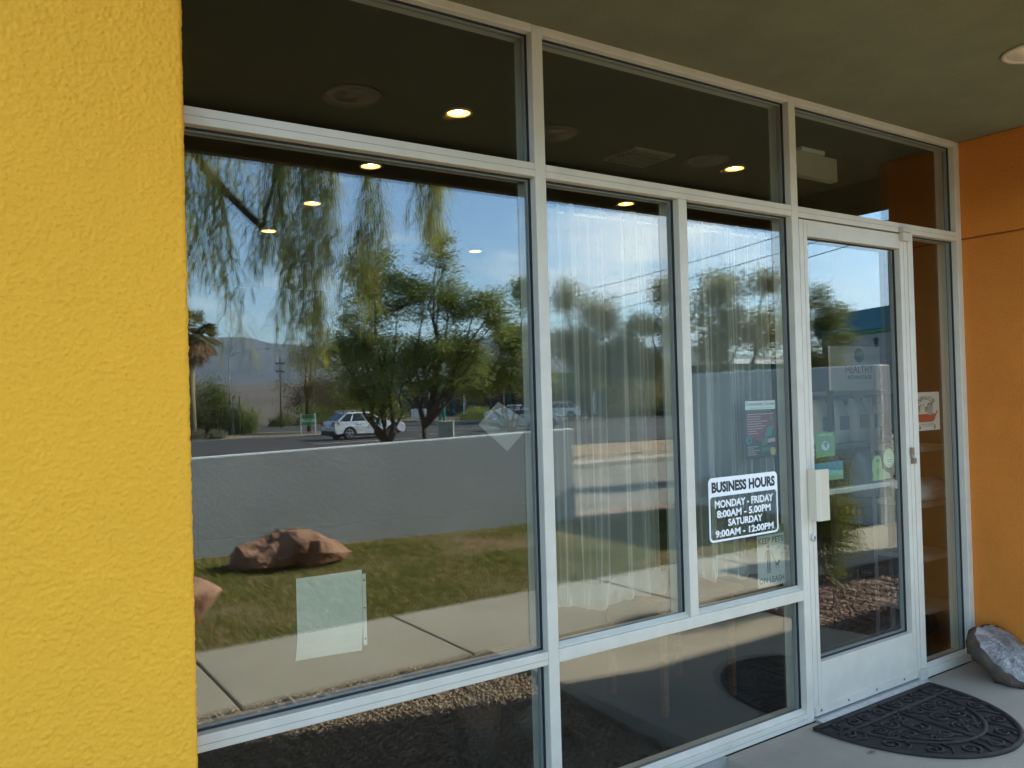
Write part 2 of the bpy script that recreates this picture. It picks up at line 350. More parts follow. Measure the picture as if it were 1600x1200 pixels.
# ------------------------------------------------------------------ orange wall, canopy, building shell
ow = thing("stucco_wall", "orange stucco wall right of the door with a horizontal joint", "wall", (4.95, -.16, 0))
MB().box(4.515, 5.36, -.345, .12, -.2, 2.243).build("wall_lower", M_ORANGE, ow, bevel=.006)
MB().box(4.521, 5.352, -.339, .12, 2.243, 2.251).build("joint", pm("joint_shadow",(.22,.06,.012),None,rough=.9), ow)
MB().box(4.515, 5.36, -.345, .12, 2.251, 2.768).build("wall_upper", M_ORANGE, ow, bevel=.006)
cp = thing("canopy", "flat olive stucco canopy over the entrance with recessed lights", "canopy", (0, -.6, 2.5))
so = MB(); lights_xy = [(1.43,-.85),(2.49,-.85),(3.54,-.81)]
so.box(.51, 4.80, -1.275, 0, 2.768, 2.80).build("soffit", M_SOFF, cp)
M_BEAM = pm("canopy_beam_stucco", (.20,.16,.085), (.17,.14,.075), 3, .9, .5, 200, .004)
MB().box(.51, 4.82, -1.325, -1.275, 2.56, 3.5).build("front_beam", M_BEAM, cp)
MB().box(4.80, 4.82, -1.2745, -.3455, 2.56, 3.5).build("side_beam", M_BEAM, cp)
MB().box(.51, 4.7995, -1.2745, .0, 2.802, 3.5).build("canopy_deck", M_BEAM, cp)
MB().box(4.8, 5.36, -.3445, .0, 2.769, 3.5).build("roof_return", M_BEAM, cp)
bl = thing("office_building", "office building behind the storefront with a dark interior", "building", (3, 4, 0))
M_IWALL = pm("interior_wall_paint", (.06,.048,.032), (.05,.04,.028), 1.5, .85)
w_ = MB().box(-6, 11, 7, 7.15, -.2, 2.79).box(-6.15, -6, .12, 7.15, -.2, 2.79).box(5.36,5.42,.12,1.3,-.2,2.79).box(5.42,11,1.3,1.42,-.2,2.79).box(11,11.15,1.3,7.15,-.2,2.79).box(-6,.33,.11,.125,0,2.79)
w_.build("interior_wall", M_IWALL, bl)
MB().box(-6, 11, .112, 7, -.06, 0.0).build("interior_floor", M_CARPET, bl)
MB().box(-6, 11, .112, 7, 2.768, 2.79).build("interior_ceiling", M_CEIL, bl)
MB().box(-6.15, 5.42, 0.002, 7.15, 2.802, 3.5).box(5.42, 11.15, 1.3, 7.15, 2.792, 3.5).build("roof", M_BEAM, bl)
pw = thing("stucco_column", "orange stucco column further along the building front", "column", (9.6, -1, 0))
MB().box(9.4, 9.8, -1.33, -.60, -.2, 2.76).build("shaft", M_ORANGE, pw, bevel=.01)
MB().box(9.36, 9.84, -1.36, -.56, -.2, .12).build("plinth", M_CURB, pw, bevel=.01)
# recessed lights
def can(name, label, loc, lit, r, group):
    t = thing(name, label, "light", loc, group); x, y, z = loc
    MB().lathe([(r*1.0,-.001),(r*1.02,-.008),(r*.86,-.010),(r*.80,.0),(r*.80,.012)], loc, 32).build("trim_ring", M_TRIM, t, smooth=True)
    MB().lathe([(r*.80,.0),(r*.74,.02),(r*.62,.045),(r*.3,.055),(.0001,.056)], (x,y,z-.004), 28).build("reflector", M_CANREF if lit else M_CANU, t, smooth=True)
    MB().lathe([(.0001,.004),(r*.26,.008),(r*.32,.03),(r*.2,.046)], (x,y,z-.004), 16).build("bulb", M_BULB if lit else pm("dull_bulb",(.5,.45,.4),None,rough=.2), t, smooth=True)
    if lit:
        ld = bpy.data.lights.new("bulb_light", 'SPOT'); ld.energy = 2.6; ld.color = (1,.80,.55); ld.spot_size = R(115); ld.spot_blend = .6; ld.shadow_soft_size = .04
        lo = bpy.data.objects.new("bulb_light", ld); COL.objects.link(lo); lo.parent = t; lo.location = (0,0,-.012)
    return t
def cut_holes(o, spots, r):
    org = np.array(ORG[o.name]); c = MB()
    for x, y in spots: c.lathe([(r, 2.70), (r, 3.0)], (x, y, 0), 32, cap=True)
    k = c.build("cutter", M_TRIM); k.location = Vector(ORG[k.name])
    b = o.modifiers.new("holes", 'BOOLEAN'); b.operation = 'DIFFERENCE'; b.object = k; b.solver = 'EXACT'
    bpy.context.view_layer.update(); dg = bpy.context.evaluated_depsgraph_get()
    me = bpy.data.meshes.new_from_object(o.evaluated_get(dg)); o.modifiers.clear(); o.data = me
    bpy.data.objects.remove(k)
soff = next(c for c in cp.children if c.name.startswith("soffit")); ceil = next(c for c in bl.children if c.name.startswith("interior_ceiling"))
deck = next(c for c in cp.children if c.name.startswith("canopy_deck")); roof_ = next(c for c in bl.children if c.name.startswith("roof"))
INL = [(1.93,.90),(1.94,1.88),(1.97,2.86),(2.0,3.85),(3.81,.93),(3.84,1.91),(3.87,3.93)]
cut_holes(soff, lights_xy, .090); cut_holes(deck, lights_xy, .092); cut_holes(ceil, INL, .0505); cut_holes(roof_, INL, .052)
where = ["above the wide left window", "above the curtained windows", "above the door, near the orange wall"]
for (x, y), w in zip(lights_xy, where): can("recessed_light", "unlit round soffit light " + w, (x, y, 2.768), False, .112, "round lights in the canopy soffit")
iw = ["nearest the window in the left row", "second from the window in the left row", "third from the window in the left row", "farthest from the window in the left row", "nearest the window in the right row", "second from the window in the right row", "farthest from the window in the right row"]
for (x, y), w in zip(INL, iw): can("ceiling_light", "lit yellow ceiling light inside, " + w, (x, y, 2.768), True, .063, "lit lights in the room ceiling")
# ------------------------------------------------------------------ things indoors
def text_geo(s, size=1.0, bold=0.0, sx=1.0):
    cu = bpy.data.curves.new("t", 'FONT'); cu.body = s; cu.align_x = 'CENTER'; cu.align_y = 'CENTER'; cu.size = 1; cu.offset = bold; cu.resolution_u = 3
    o = bpy.data.objects.new("t", cu); COL.objects.link(o); bpy.context.view_layer.update()
    me = o.evaluated_get(bpy.context.evaluated_depsgraph_get()).to_mesh()
    V = [(v.co.x, v.co.y) for v in me.vertices]; F = [tuple(p.vertices) for p in me.polygons]
    o.to_mesh_clear(); bpy.data.objects.remove(o); bpy.data.curves.remove(cu)
    V = np.array(V).reshape(-1, 2)
    c = (V.max(0)+V.min(0))/2; V = (V-c); return V, F
def put_text(mb, s, cx, cz, w, h, y, mi=0, bold=.03, arc=0):
    V, F = text_geo(s, bold=bold); e = V.max(0)-V.min(0)
    V = V/e*np.array([w, h])
    if arc: 
        a = V[:,0]/arc; rr = arc+V[:,1]; V = np.stack([np.sin(a)*rr, np.cos(a)*rr-arc], 1)
    mb.add([(cx+p[0], y, cz+p[1]) for p in V], F, mi)
def rrect(x0, x1, z0, z1, r, n=6):
    P = []
    for cx, cz, a0 in ((x1-r,z1-r,0),(x0+r,z1-r,90),(x0+r,z0+r,180),(x1-r,z0+r,270)):
        for i in range(n+1):
            a = R(a0+90*i/n); P.append((cx+r*math.cos(a), cz+r*math.sin(a)))
    return P
def disc(cx, cz, rx, rz=None, n=20): 
    rz = rz or rx; return [(cx+rx*math.cos(2*math.pi*i/n), cz+rz*math.sin(2*math.pi*i/n)) for i in range(n)]
def flat(mb, poly, y, mi=0): mb.add([(p[0], y, p[1]) for p in poly], [tuple(range(len(poly)))], mi)
# business hours decal on the outside of the glass
d = MB(); y = G-.0016; x0, x1, z0, z1 = 2.546, 2.976, .850, 1.113; hz = 1.035; b = .0085
O_ = rrect(x0, x1, z0, z1, .022, 6); I_ = rrect(x0+b, x1-b, z0+b, hz, .015, 6)
nO = len(O_); d.add([(p[0],y,p[1]) for p in O_]+[(p[0],y,p[1]) for p in I_], [(i,(i+1)%nO,nO+(i+1)%nO,nO+i) for i in range(nO)], 0)
put_text(d, "BUSINESS HOURS", 2.762, 1.073, .395, .045, y-.0006, 1, .05)
put_text(d, "MONDAY - FRIDAY", 2.764, 1.003, .365, .032, y, 0, .034)
put_text(d, "8:00AM - 5.00PM", 2.760, .962, .335, .031, y, 0, .034)
put_text(d, "SATURDAY", 2.765, .923, .215, .030, y, 0, .034)
put_text(d, "9:00AM - 12:00PM", 2.762, .882, .362, .030, y, 0, .034)
tag(d.build("hours_decal", [M_VINYL, M_INK]), "white business hours decal with rounded border on the window glass", "decal")
YI = G+TH+.0045
# leash sign
d = MB(); y = YI; x0, x1, z0, z1 = 2.868, 3.048, .612, .872
d.plate([(x0,z0),(x1,z0),(x1,z1),(x0,z1)], y, y+.002, 0)
flat(d, [(x0,.836),(x1,.836),(x1,.872),(x0,.872)], y-.0004, 1)
put_text(d, "PLEASE", 2.958, .854, .125, .022, y-.0008, 0, .02)
put_text(d, "KEEP PETS", 2.958, .812, .165, .026, y-.0006, 2, .02)
put_text(d, "ON LEASH", 2.958, .640, .165, .026, y-.0006, 2, .02)
flat(d, disc(2.940, .784, .0085), y-.0006, 2)
for P in ([(2.930,.772),(2.950,.772),(2.953,.722),(2.927,.722)], [(2.929,.722),(2.938,.722),(2.937,.668),(2.930,.668)], [(2.942,.722),(2.951,.722),(2.950,.668),(2.943,.668)],
          [(2.953,.771),(2.956,.768),(2.975,.732),(2.971,.729)], [(2.927,.771),(2.924,.768),(2.912,.732),(2.916,.730)], [(2.972,.731),(2.974,.732),(2.990,.710),(2.988,.709)],
          [(2.985,.708),(3.006,.708),(3.006,.697),(2.985,.697)], [(3.002,.712),(3.008,.722),(3.016,.716),(3.010,.704)], [(2.986,.698),(2.990,.698),(2.989,.682),(2.986,.682)], [(3.001,.698),(3.005,.698),(3.004,.682),(3.001,.682)], [(2.985,.706),(2.987,.708),(2.978,.720),(2.977,.718)]):
    flat(d, P, y-.0006, 2)
tag(d.build("leash_sign", [pm("sign_paper",(.42,.42,.38),None), pm("sign_green",(.05,.09,.03),None), pm("sign_ink",(.03,.06,.05),None)]), "white sign asking to keep pets on a leash, low in the window", "sign")
# community poster
d = MB(); x0, x1, z0, z1 = 2.815, 3.017, 1.172, 1.425; Mp = [pm("poster_black",(.025,.028,.03),None), M_PAPER, pm("poster_maroon",(.16,.030,.034),None), pm("poster_green",(.05,.16,.09),None), pm("poster_pale",(.45,.40,.38),None), pm("poster_teal",(.03,.20,.19),None), pm("poster_tan",(.50,.34,.12),None)]
d.plate([(x0,z0),(x1,z0),(x1,z1),(x0,z1)], y, y+.002, 0)
flat(d, [(x0+.004,1.383),(x1-.002,1.383),(x1-.002,1.421),(x0+.004,1.421)], y-.0004, 1)
put_text(d, "Community Corner", 2.917, 1.406, .190, .018, y-.0008, 5, .018); put_text(d, "resources for pet owners", 2.92, 1.389, .15, .006, y-.0008, 3, .0)
flat(d, [(x0+.010,1.375),(x1-.03,1.375),(x1-.03,1.380),(x0+.010,1.380)], y-.0004, 3)
flat(d, [(x0+.008,1.272),(2.945,1.232),(2.945,1.232),(2.955,1.372),(2.955,1.372),(x0+.008,1.372)][:2]+[(x1-.008,1.30),(x1-.008,1.370),(x0+.008,1.370)], y-.0003, 2)
for i in range(9):
    z = 1.362-i*.0105; wd = [.17,.09,.085,.13,.09,.12,.10,.06,.07][i]; flat(d, [(x0+.014,z),(x0+.014+wd,z),(x0+.014+wd,z+.0032),(x0+.014,z+.0032)], y-.0006, 4)
flat(d, disc(2.985,1.343,.012), y-.0006, 3); flat(d, disc(2.838,1.252,.019), y-.0006, 5); flat(d, disc(2.839,1.250,.009), y-.0009, 0)
for P, mi in (([(2.94,1.262),(2.985,1.268),(3.0,1.31),(2.97,1.31),(2.95,1.295)],5), ([(2.935,1.235),(3.008,1.240),(3.008,1.256),(2.94,1.252)],4), ([(2.915,1.222),(2.955,1.228),(2.965,1.262),(2.93,1.258)],3), ([(2.92,1.196),(2.985,1.2),(2.985,1.218),(2.92,1.216)],3)): flat(d, P, y-.0007, mi)
flat(d, disc(2.992,1.198,.018), y-.0008, 6)
for i in range(5):
    z = 1.222-i*.0085; wd = [.07,.04,.08,.05,.06][i]; flat(d, [(x0+.012,z),(x0+.012+wd,z),(x0+.012+wd,z+.003),(x0+.012,z+.003)], y-.0006, 4)
tag(d.build("notice_poster", Mp), "dark maroon community notice poster taped high in the narrow window", "poster")
# plain paper and diamond
p = MB(); nx, nz2 = 10, 14; V = []; 
for j in range(nz2):
    for i in range(nx):
        u, v = i/(nx-1), j/(nz2-1); curl = .045*max(0, .35-v)**1.6*(1.5-u)*2
        V.append((.835+.205*u, YI+.002+curl+.004*math.sin(3*u+2*v), .702+.247*v - (.004*u if v < .1 else 0)))
p.add(V, [(j*nx+i, j*nx+i+1, (j+1)*nx+i+1, (j+1)*nx+i) for j in range(nz2-1) for i in range(nx-1)])
p.box(1.042, 1.054, YI+.001, YI+.003, .715, .935)
for zz in (.735, .83, .915): flat(p, disc(1.048, zz, .003, n=10), YI+.0006, 1)
tag(p.build("paper_sheet", [pm("sheet_paper",(.56,.55,.47),None,rough=.8), M_INK], smooth=False), "plain sheet of paper hanging low inside the wide left window", "paper")
d = MB(); d.plate([(1.560,1.452),(1.478,1.377),(1.592,1.280),(1.698,1.372)], YI+.001, YI+.0025)
tag(d.build("paper_square", pm("grey_card",(.22,.21,.18),None)), "square grey card set on its corner in the wide left window", "card")
# door stickers
MS = lambda n, c: pm(n, c, None, rough=.6)
d = MB(); x0, x1, z0, z1 = 3.294, 3.437, 1.148, 1.262; d.plate([(x0,z0),(x1,z0+.002),(x1,z1),(x0,z1)], YI, YI+.001, 0); flat(d, [(3.320,1.168),(3.408,1.170),(3.408,1.240),(3.320,1.238)], YI-.0003, 1); flat(d, disc(3.365,1.200,.030,.022), YI-.0006, 2); flat(d, [(3.345,1.212),(3.388,1.222),(3.372,1.185)], YI-.0009, 3); put_text(d, "THANK YOU", 3.366, 1.251, .10, .010, YI-.0006, 2, .01)
tag(d.build("sticker", [MS("st_green",(.115,.30,.07)), MS("st_dark",(.12,.26,.13)), MS("st_pale",(.50,.58,.56)), MS("st_grey",(.16,.24,.22))]), "square green sticker on the door glass above the blue one", "sticker")
d = MB(); x0, x1, z0, z1 = 3.25, 3.495, 1.037, 1.122; d.plate([(x0,z0),(x1,z0),(x1,z1),(x0,z1)], YI, YI+.001, 0); flat(d, [(x0+.003,z0+.003),(x1-.003,z0+.003),(x1-.003,1.057),(x0+.003,1.066)], YI-.0003, 1); flat(d, [(x0+.003,1.066),(x1-.003,1.057),(x1-.003,1.080),(x0+.003,1.092)], YI-.0003, 2)
tag(d.build("sticker", [MS("st_blue",(.04,.24,.38)), MS("st_lime",(.25,.45,.16)), MS("st_aqua",(.22,.50,.52))]), "wide blue and green sticker behind the door pull handle", "sticker")
d = MB(); d.plate([(3.262,1.158),(3.285,1.158),(3.285,1.242),(3.262,1.242)], YI, YI+.001, 0); flat(d, [(3.262,1.190),(3.285,1.190),(3.285,1.215),(3.262,1.215)], YI-.0003, 1); flat(d, disc(3.274,1.203,.008), YI-.0006, 2); flat(d, [(3.262,1.168),(3.285,1.168),(3.285,1.178),(3.262,1.178)], YI-.0003, 3)
tag(d.build("sticker", [MS("card_white",(.55,.55,.52)), MS("card_navy",(.03,.03,.05)), MS("card_red",(.45,.10,.03)), MS("card_blue",(.04,.08,.30))]), "narrow card sticker at the edge of the door glass, left of the green one", "sticker")
d = MB(); dogp = [(3.725,1.006),(3.735,1.035),(3.728,1.07),(3.735,1.108),(3.752,1.126),(3.778,1.130),(3.800,1.120),(3.812,1.095),(3.812,1.065),(3.835,1.048),(3.872,1.035),(3.885,1.010)]
d.plate(dogp, YI, YI+.001, 0); flat(d, disc(3.872,1.110,.046,.048,24), YI-.0003, 1); flat(d, [(3.765,1.096),(3.785,1.098),(3.790,1.112),(3.776,1.106),(3.764,1.112)], YI-.0005, 2); flat(d, [(3.758,1.060),(3.800,1.066),(3.796,1.046),(3.776,1.030),(3.762,1.042)], YI-.0005, 3); flat(d, disc(3.876,1.098,.034,.017,18), YI-.0005, 4)
for i, wd in enumerate((.05,.04)): flat(d, [(3.876-wd/2,1.101-i*.010),(3.876+wd/2,1.101-i*.010),(3.876+wd/2,1.104-i*.010),(3.876-wd/2,1.104-i*.010)], YI-.0008, 2)
tag(d.build("sticker", [MS("dog_green",(.27,.42,.16)), MS("bubble",(.50,.60,.36)), MS("dog_ink",(.05,.14,.04)), MS("dog_mid",(.16,.33,.10)), MS("bubble_in",(.62,.68,.55))]), "green dog shaped sticker with a round speech bubble on the door glass", "sticker")
# grooming poster in the sidelight
d = MB(); y = YI; x0, x1, z0, z1 = 4.118, 4.352, 1.232, 1.432; Mg = [pm("cream_card",(.66,.60,.50),None), MS("g_ink",(.05,.04,.03)), MS("g_red",(.42,.05,.025)), MS("g_tan",(.40,.29,.17)), MS("g_grey",(.36,.36,.33))]
d.plate([(x0,z0),(x1,z0),(x1,z1),(x0,z1)], y, y+.001, 0)
put_text(d, "SNIP-N-CLIP", 4.222, 1.402, .175, .024, y-.0005, 1, .02, arc=.16)
flat(d, [(4.132,1.318),(4.310,1.318),(4.318,1.330),(4.332,1.336),(4.328,1.324),(4.300,1.285),(4.280,1.276),(4.160,1.276),(4.140,1.288)], y-.0004, 2)
for cx, cz, r, mi in ((4.150,1.345,.020,3),(4.185,1.352,.020,0),(4.260,1.350,.028,4),(4.225,1.342,.016,3)):
    flat(d, disc(cx,cz,r), y-.0006, mi); flat(d, disc(cx-.006,cz+.004,.0025), y-.0009, 1); flat(d, disc(cx+.006,cz+.004,.0025), y-.0009, 1); flat(d, disc(cx,cz-.004,.003,.002), y-.0009, 1)
    flat(d, [(cx-r,cz+r*.3),(cx-r*.6,cz+r),(cx-r*.3,cz+r*.6)], y-.0008, 1); flat(d, [(cx+r,cz+r*.3),(cx+r*.6,cz+r),(cx+r*.3,cz+r*.6)], y-.0008, 1)
flat(d, [(4.255,1.372),(4.285,1.380),(4.290,1.374),(4.262,1.368)], y-.0009, 1); flat(d, disc(4.262,1.322,.030,.010), y-.0007, 4)
put_text(d, "DOG & CAT GROOMING", 4.232, 1.264, .11, .007, y-.0005, 1, .01); put_text(d, "BY APPOINTMENT", 4.232, 1.254, .085, .005, y-.0005, 1, .0)
for cx in (4.160, 4.300):
    flat(d, disc(cx,1.246,.008,.007), y-.0005, 1)
    for k in (-1, 0, 1): flat(d, disc(cx+k*.007,1.257+(.003 if k == 0 else 0),.003), y-.0005, 1)
tag(d.build("grooming_poster", Mg), "cream poster with dogs in a red bathtub beside the door", "poster")
# sheer curtains
def curtain(x0, x1, label, seed, slit=None):
    m = bpy.data.materials.get("sheer_curtain")
    if not m:
        m, t, b = newmat("sheer_curtain"); b.inputs["Base Color"].default_value = (.72,.73,.66,1); b.inputs["Roughness"].default_value = .9; b.inputs["Specular IOR Level"].default_value = .1
        tr = t.nodes.new("ShaderNodeBsdfTranslucent"); tr.inputs[0].default_value = (.75,.8,.76,1); a = t.nodes.new("ShaderNodeMixShader"); a.inputs[0].default_value = .35
        t.links.new(b.outputs[0], a.inputs[1]); t.links.new(tr.outputs[0], a.inputs[2])
        tp = t.nodes.new("ShaderNodeBsdfTransparent"); mx2 = t.nodes.new("ShaderNodeMixShader"); 
        gq = t.nodes.new("ShaderNodeNewGeometry"); dq = t.nodes.new("ShaderNodeVectorMath"); dq.operation = 'DOT_PRODUCT'; t.links.new(gq.outputs["Incoming"], dq.inputs[0]); t.links.new(gq.outputs["Normal"], dq.inputs[1])
        cq = mth(t, 'MAXIMUM', mth(t, 'ABSOLUTE', dq.outputs["Value"]), .33); aq = mth(t, 'SUBTRACT', 1, mth(t, 'POWER', .66, mth(t, 'DIVIDE', 1, cq)), True); t.links.new(aq, mx2.inputs[0])
        t.links.new(tp.outputs[0], mx2.inputs[1]); t.links.new(a.outputs[0], mx2.inputs[2]); t.links.new(mx2.outputs[0], t.nodes["Material Output"].inputs[0])
    r = random.Random(seed); n = 260; hs = 44; ph = [r.uniform(0,6.3) for _ in range(6)]; fr = [r.uniform(18,32), r.uniform(40,62), r.uniform(75,100), r.uniform(6,10)]
    root = thing("curtain", label, "curtain", ((x0+x1)/2, .15, .66))
    def wave(x, v): return .016*math.sin(fr[0]*x+ph[0]+.8*v)+.010*math.sin(fr[1]*x+ph[1]-.6*v)+.006*math.sin(fr[2]*x+ph[2])+.003*math.sin(fr[2]*2.3*x+ph[3]) 
    V = []; F = []
    for j in range(hs):
        v = j/(hs-1)
        for i in range(n):
            u = i/(n-1); x = x0+(x1-x0)*u
            top = 2.185+.012*math.sin(fr[1]*x*.7+ph[3])+.008*math.sin(fr[2]*x+ph[4]); bot = .672+.022*abs(math.sin(fr[0]*.5*x+ph[5]))+.014*math.sin(fr[3]*x+ph[2])
            amp = .85+.45*(1-v) if v > .12 else 1.35
            xx = x+.005*math.sin(fr[1]*x+ph[2]+3*v)
            V.append((xx, .150+amp*wave(x, v), bot+(top-bot)*v))
    F = [(j*n+i, j*n+i+1, (j+1)*n+i+1, (j+1)*n+i) for j in range(hs-1) for i in range(n-1)]
    mesh_obj("drape", np.array(V), np.array(F), m, root, smooth=True)
    V = []; h2 = 6
    for j in range(h2):
        v = j/(h2-1)
        for i in range(n):
            u = i/(n-1); x = x0+(x1-x0)*u; bot = .655+.026*abs(math.sin(fr[0]*.5*x+ph[5]))+.016*math.sin(fr[3]*x+ph[2])
            V.append((x, .128+.012*math.sin(fr[2]*x+ph[0])*(1-v)+.010*math.sin(fr[1]*x+ph[1]), bot+.095*v))
    mesh_obj("hem_ruffle", np.array(V), np.array([(j*n+i, j*n+i+1, (j+1)*n+i+1, (j+1)*n+i) for j in range(h2-1) for i in range(n-1)]), m, root, smooth=True)
    MB().tube([(x0-.03,.155,2.16),(x1+.03,.155,2.16)], .006, 8).build("curtain_rod", M_WHITE, root)
curtain(1.76, 2.392, "white sheer ruffled curtain behind the window pane left of the hours decal", 3)
curtain(2.425, 3.075, "white sheer ruffled curtain behind the hours decal", 8)
# exit sign box, vent, shelving, bags, table, vase, wall sign
t = thing("exit_sign", "cream box of an exit sign hanging inside above the door", "sign", (3.93, .5, 2.60))
MB().box(3.66, 4.125, .47, .52, 2.615, 2.745).build("sign_box", pm("cream_plastic",(.60,.54,.40),None,rough=.5), t, bevel=.006)
MB().box(3.80, 4.00, .46, .53, 2.7455, 2.7675).build("mount", M_WHITE, t)
t = thing("ceiling_vent", "square air vent in the room ceiling", "vent", (3.15, 1.03, 2.76)); v_ = MB().box(3.0,3.3,.9,1.16,2.756,2.7675)
v_.build("vent_frame", pm("vent_grey",(.30,.26,.19),None), t); s_ = MB()
for i in range(6): s_.box(3.02,3.28,.925+i*.038,.945+i*.038,2.748,2.756)
s_.build("slats", pm("vent_slat",(.16,.14,.1),None), t)
def bag(name, label, x, y, z, w, h, d, col, band, group="pet food bags on the rack"):
    t = thing(name, label, "bag", (x, y, z), group); nu = 14; V = []; lv = [(0,.86,.7),(.04,1,1),(.3,1.04,1.06),(.6,1,1),(.82,.96,.75),(.93,.93,.30),(1,.94,.06)]
    for q, a, b in lv:
        for i in range(nu):
            th = 2*math.pi*i/nu; cx = math.copysign(abs(math.cos(th))**.45, math.cos(th)); sy = math.copysign(abs(math.sin(th))**.7, math.sin(th))
            V.append((x+cx*w/2*a*(1+.02*math.sin(i*2+q*9)), y+sy*d/2*b, z+h*q))
    F = [(j*nu+i, j*nu+(i+1)%nu, (j+1)*nu+(i+1)%nu, (j+1)*nu+i) for j in range(len(lv)-1) for i in range(nu)]+[tuple(range(nu-1,-1,-1)), tuple(range((len(lv)-1)*nu,len(lv)*nu))]
    mesh_obj("sack", np.array(V), F, pm("bag_film_"+label[:6],col,tuple(c*.8 for c in col),9,.35), t, smooth=True)
    MB().plate(rrect(x-w*.32,x+w*.32,z+h*.3,z+h*.62,w*.08), y-d*.56, y-d*.52).build("printed_panel", pm("bag_print_"+label[:6],band,None,rough=.4), t)
    return t
t = thing("display_rack", "grey metal rack with pet food bags inside the door", "rack", (4.95, 1.0, 0)); M_RACK = pm("rack_grey",(.34,.35,.33),None,rough=.4,metal=.4)
M_RACKD = pm("rack_dark",(.045,.045,.043),None,rough=.5)
for x, yy in ((4.55,.86),(5.28,.86),(4.55,1.2),(5.28,1.2)): MB().box(x,x+.03,yy,yy+.03,0,1.45).build("upright", M_RACKD, t)
MB().box(4.585,5.275,1.205,1.225,0,1.42).build("back_panel", M_RACKD, t)
for z in (.30, .70, 1.08, 1.42): MB().box(4.552,5.308,.862,1.228,z,z+.022).build("shelf", M_RACK if z > 1 else M_RACKD, t)
for i, (x, c, bnd) in enumerate(((4.66,(.70,.66,.50),(.10,.30,.28)),(4.84,(.85,.85,.80),(.12,.20,.30)),(5.06,(.82,.80,.74),(.30,.24,.10)),(5.22,(.86,.86,.82),(.10,.25,.20)))):
    bag("food_bag", ["tan pet food bag at the left end of the rack's middle shelf","white pet food bag second on the rack's middle shelf","pale pet food bag third on the rack's middle shelf","white pet food bag at the right end of the rack's middle shelf"][i], x, 1.03, 1.103, .15, .29, .12, c, bnd)
for i, x in enumerate((5.16,)):
    bag("food_bag", ["blue grey pet food bag on the lower shelf of the rack"][i], x, 1.03, .723, .21, .30, .16, (.55,.68,.72), (.20,.32,.36))
t = thing("wall_sign", "white sign reading healthy advantage above the pet food rack", "sign", (4.94, .93, 1.45))
d = MB(); d.box(4.66, 5.20, .93, .945, 1.445, 1.735); d.build("panel", pm("sign_white",(.82,.82,.76),None), t)
d = MB(); put_text(d, "HEALTHY", 4.965, 1.585, .30, .048, .928, 0, .01); d.build("lettering", MS("sg_red",(.30,.06,.05)), t)
d = MB(); put_text(d, "ADVANTAGE", 4.965, 1.533, .27, .026, .928, 0, .01); d.build("lettering", MS("sg_ink",(.07,.08,.08)), t)
d = MB(); flat(d, disc(4.965,1.675,.055,.048), .928, 0); flat(d, disc(4.965,1.690,.035,.012), .9275, 1); d.build("emblem", [MS("sg_blue",(.12,.18,.32)), MS("sg_pink",(.5,.3,.3))], t)
t = thing("shelf_unit", "white shelves inside the narrow window beside the door", "shelf", (4.65, .4, 0))
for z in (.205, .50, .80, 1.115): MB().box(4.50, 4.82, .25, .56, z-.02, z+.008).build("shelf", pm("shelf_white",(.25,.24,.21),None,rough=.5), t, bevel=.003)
MB().box(4.79, 4.797, .56, .58, 0, 1.4).box(4.52,4.527,.56,.58,0,1.4).build("wall_rail", M_RACK, t)
bag("paper_bag", "crumpled white bag lying on the shelf beside the door", 4.68, .38, .809, .30, .12, .22, (.66,.65,.60), (.60,.58,.52), None)
t = thing("floor_vase", "dark tall vase standing inside the low left window", "vase", (1.70, .5, 0))
MB().lathe([(.0001,.0),(.07,.0),(.088,.06),(.095,.18),(.09,.30),(.082,.36),(.094,.39),(.088,.39),(.076,.36),(.0001,.34)], (1.70,.5,0), 28).build("body", pm("dark_glaze",(.05,.035,.025),(.03,.025,.02),6,.35), t, smooth=True)
MB().lathe([(.0965,.20),(.0965,.27)], (1.70,.5,0), 28).build("glaze_band", pm("vase_band",(.10,.05,.025),None,rough=.4), t, smooth=True)
t = thing("side_table", "dark wooden side table behind the low window", "table", (2.88, .62, 0)); M_WOOD = pm("table_wood",(.16,.07,.03),(.10,.045,.02),12,.5,stretch=(1,1,6))
MB().box(2.62,3.16,.40,.84,.50,.53).build("tabletop", M_WOOD, t, bevel=.004)
for x, yy in ((2.66,.44),(3.11,.44),(2.66,.80),(3.11,.80)): MB().box(x-.013,x+.013,yy-.013,yy+.013,0,.4995).build("leg", M_WOOD, t)
# ------------------------------------------------------------------ ground close to the building
def tz(y):
    d = -y; t = np.clip((d-8)/20, 0, 1); return -.12-.73*t*t*(3-2*t)
M_ISL = pm("island_dirt", (.27,.195,.125), (.20,.145,.095), .3, .95, .6, 8, .03)
M_DIRT = pm("desert_dirt", (.135,.105,.075), (.075,.064,.048), .012, .95, .6, 8, .03)
ys = np.concatenate([-np.geomspace(6500, 30, 40), np.linspace(-29, -6, 24), [-2, 2, 10, 60, 900, 3000]]); xs = np.concatenate([-np.geomspace(3000, 5, 30), np.linspace(0, 60, 31), np.geomspace(66, 6500, 26)])
X, Y = np.meshgrid(xs, ys); Z = tz(Y); nx, ny = len(xs), len(ys)
far = np.clip((-Y-110)/2400, 0, 1); Z = Z + far*62 + 7*far*(vnoise(X*.004+50, Y*.006+500, 11)-.5)
i = (np.arange(nx-1)[None,:]+nx*np.arange(ny-1)[:,None]).ravel()
structure(mesh_obj("ground", np.stack([X,Y,Z],-1).reshape(-1,3), np.stack([i,i+1,i+1+nx,i+nx],1), M_DIRT, smooth=True, loc=(0,0,0)))
pad = MB().prism([(2.56,-.001),(2.56,-1.697),(4.43,-1.697),(4.43,-.80),(4.514,-.36),(4.514,-.001)], -.14, 0).build("entry_pad", M_CONC, bevel=.008); structure(pad)
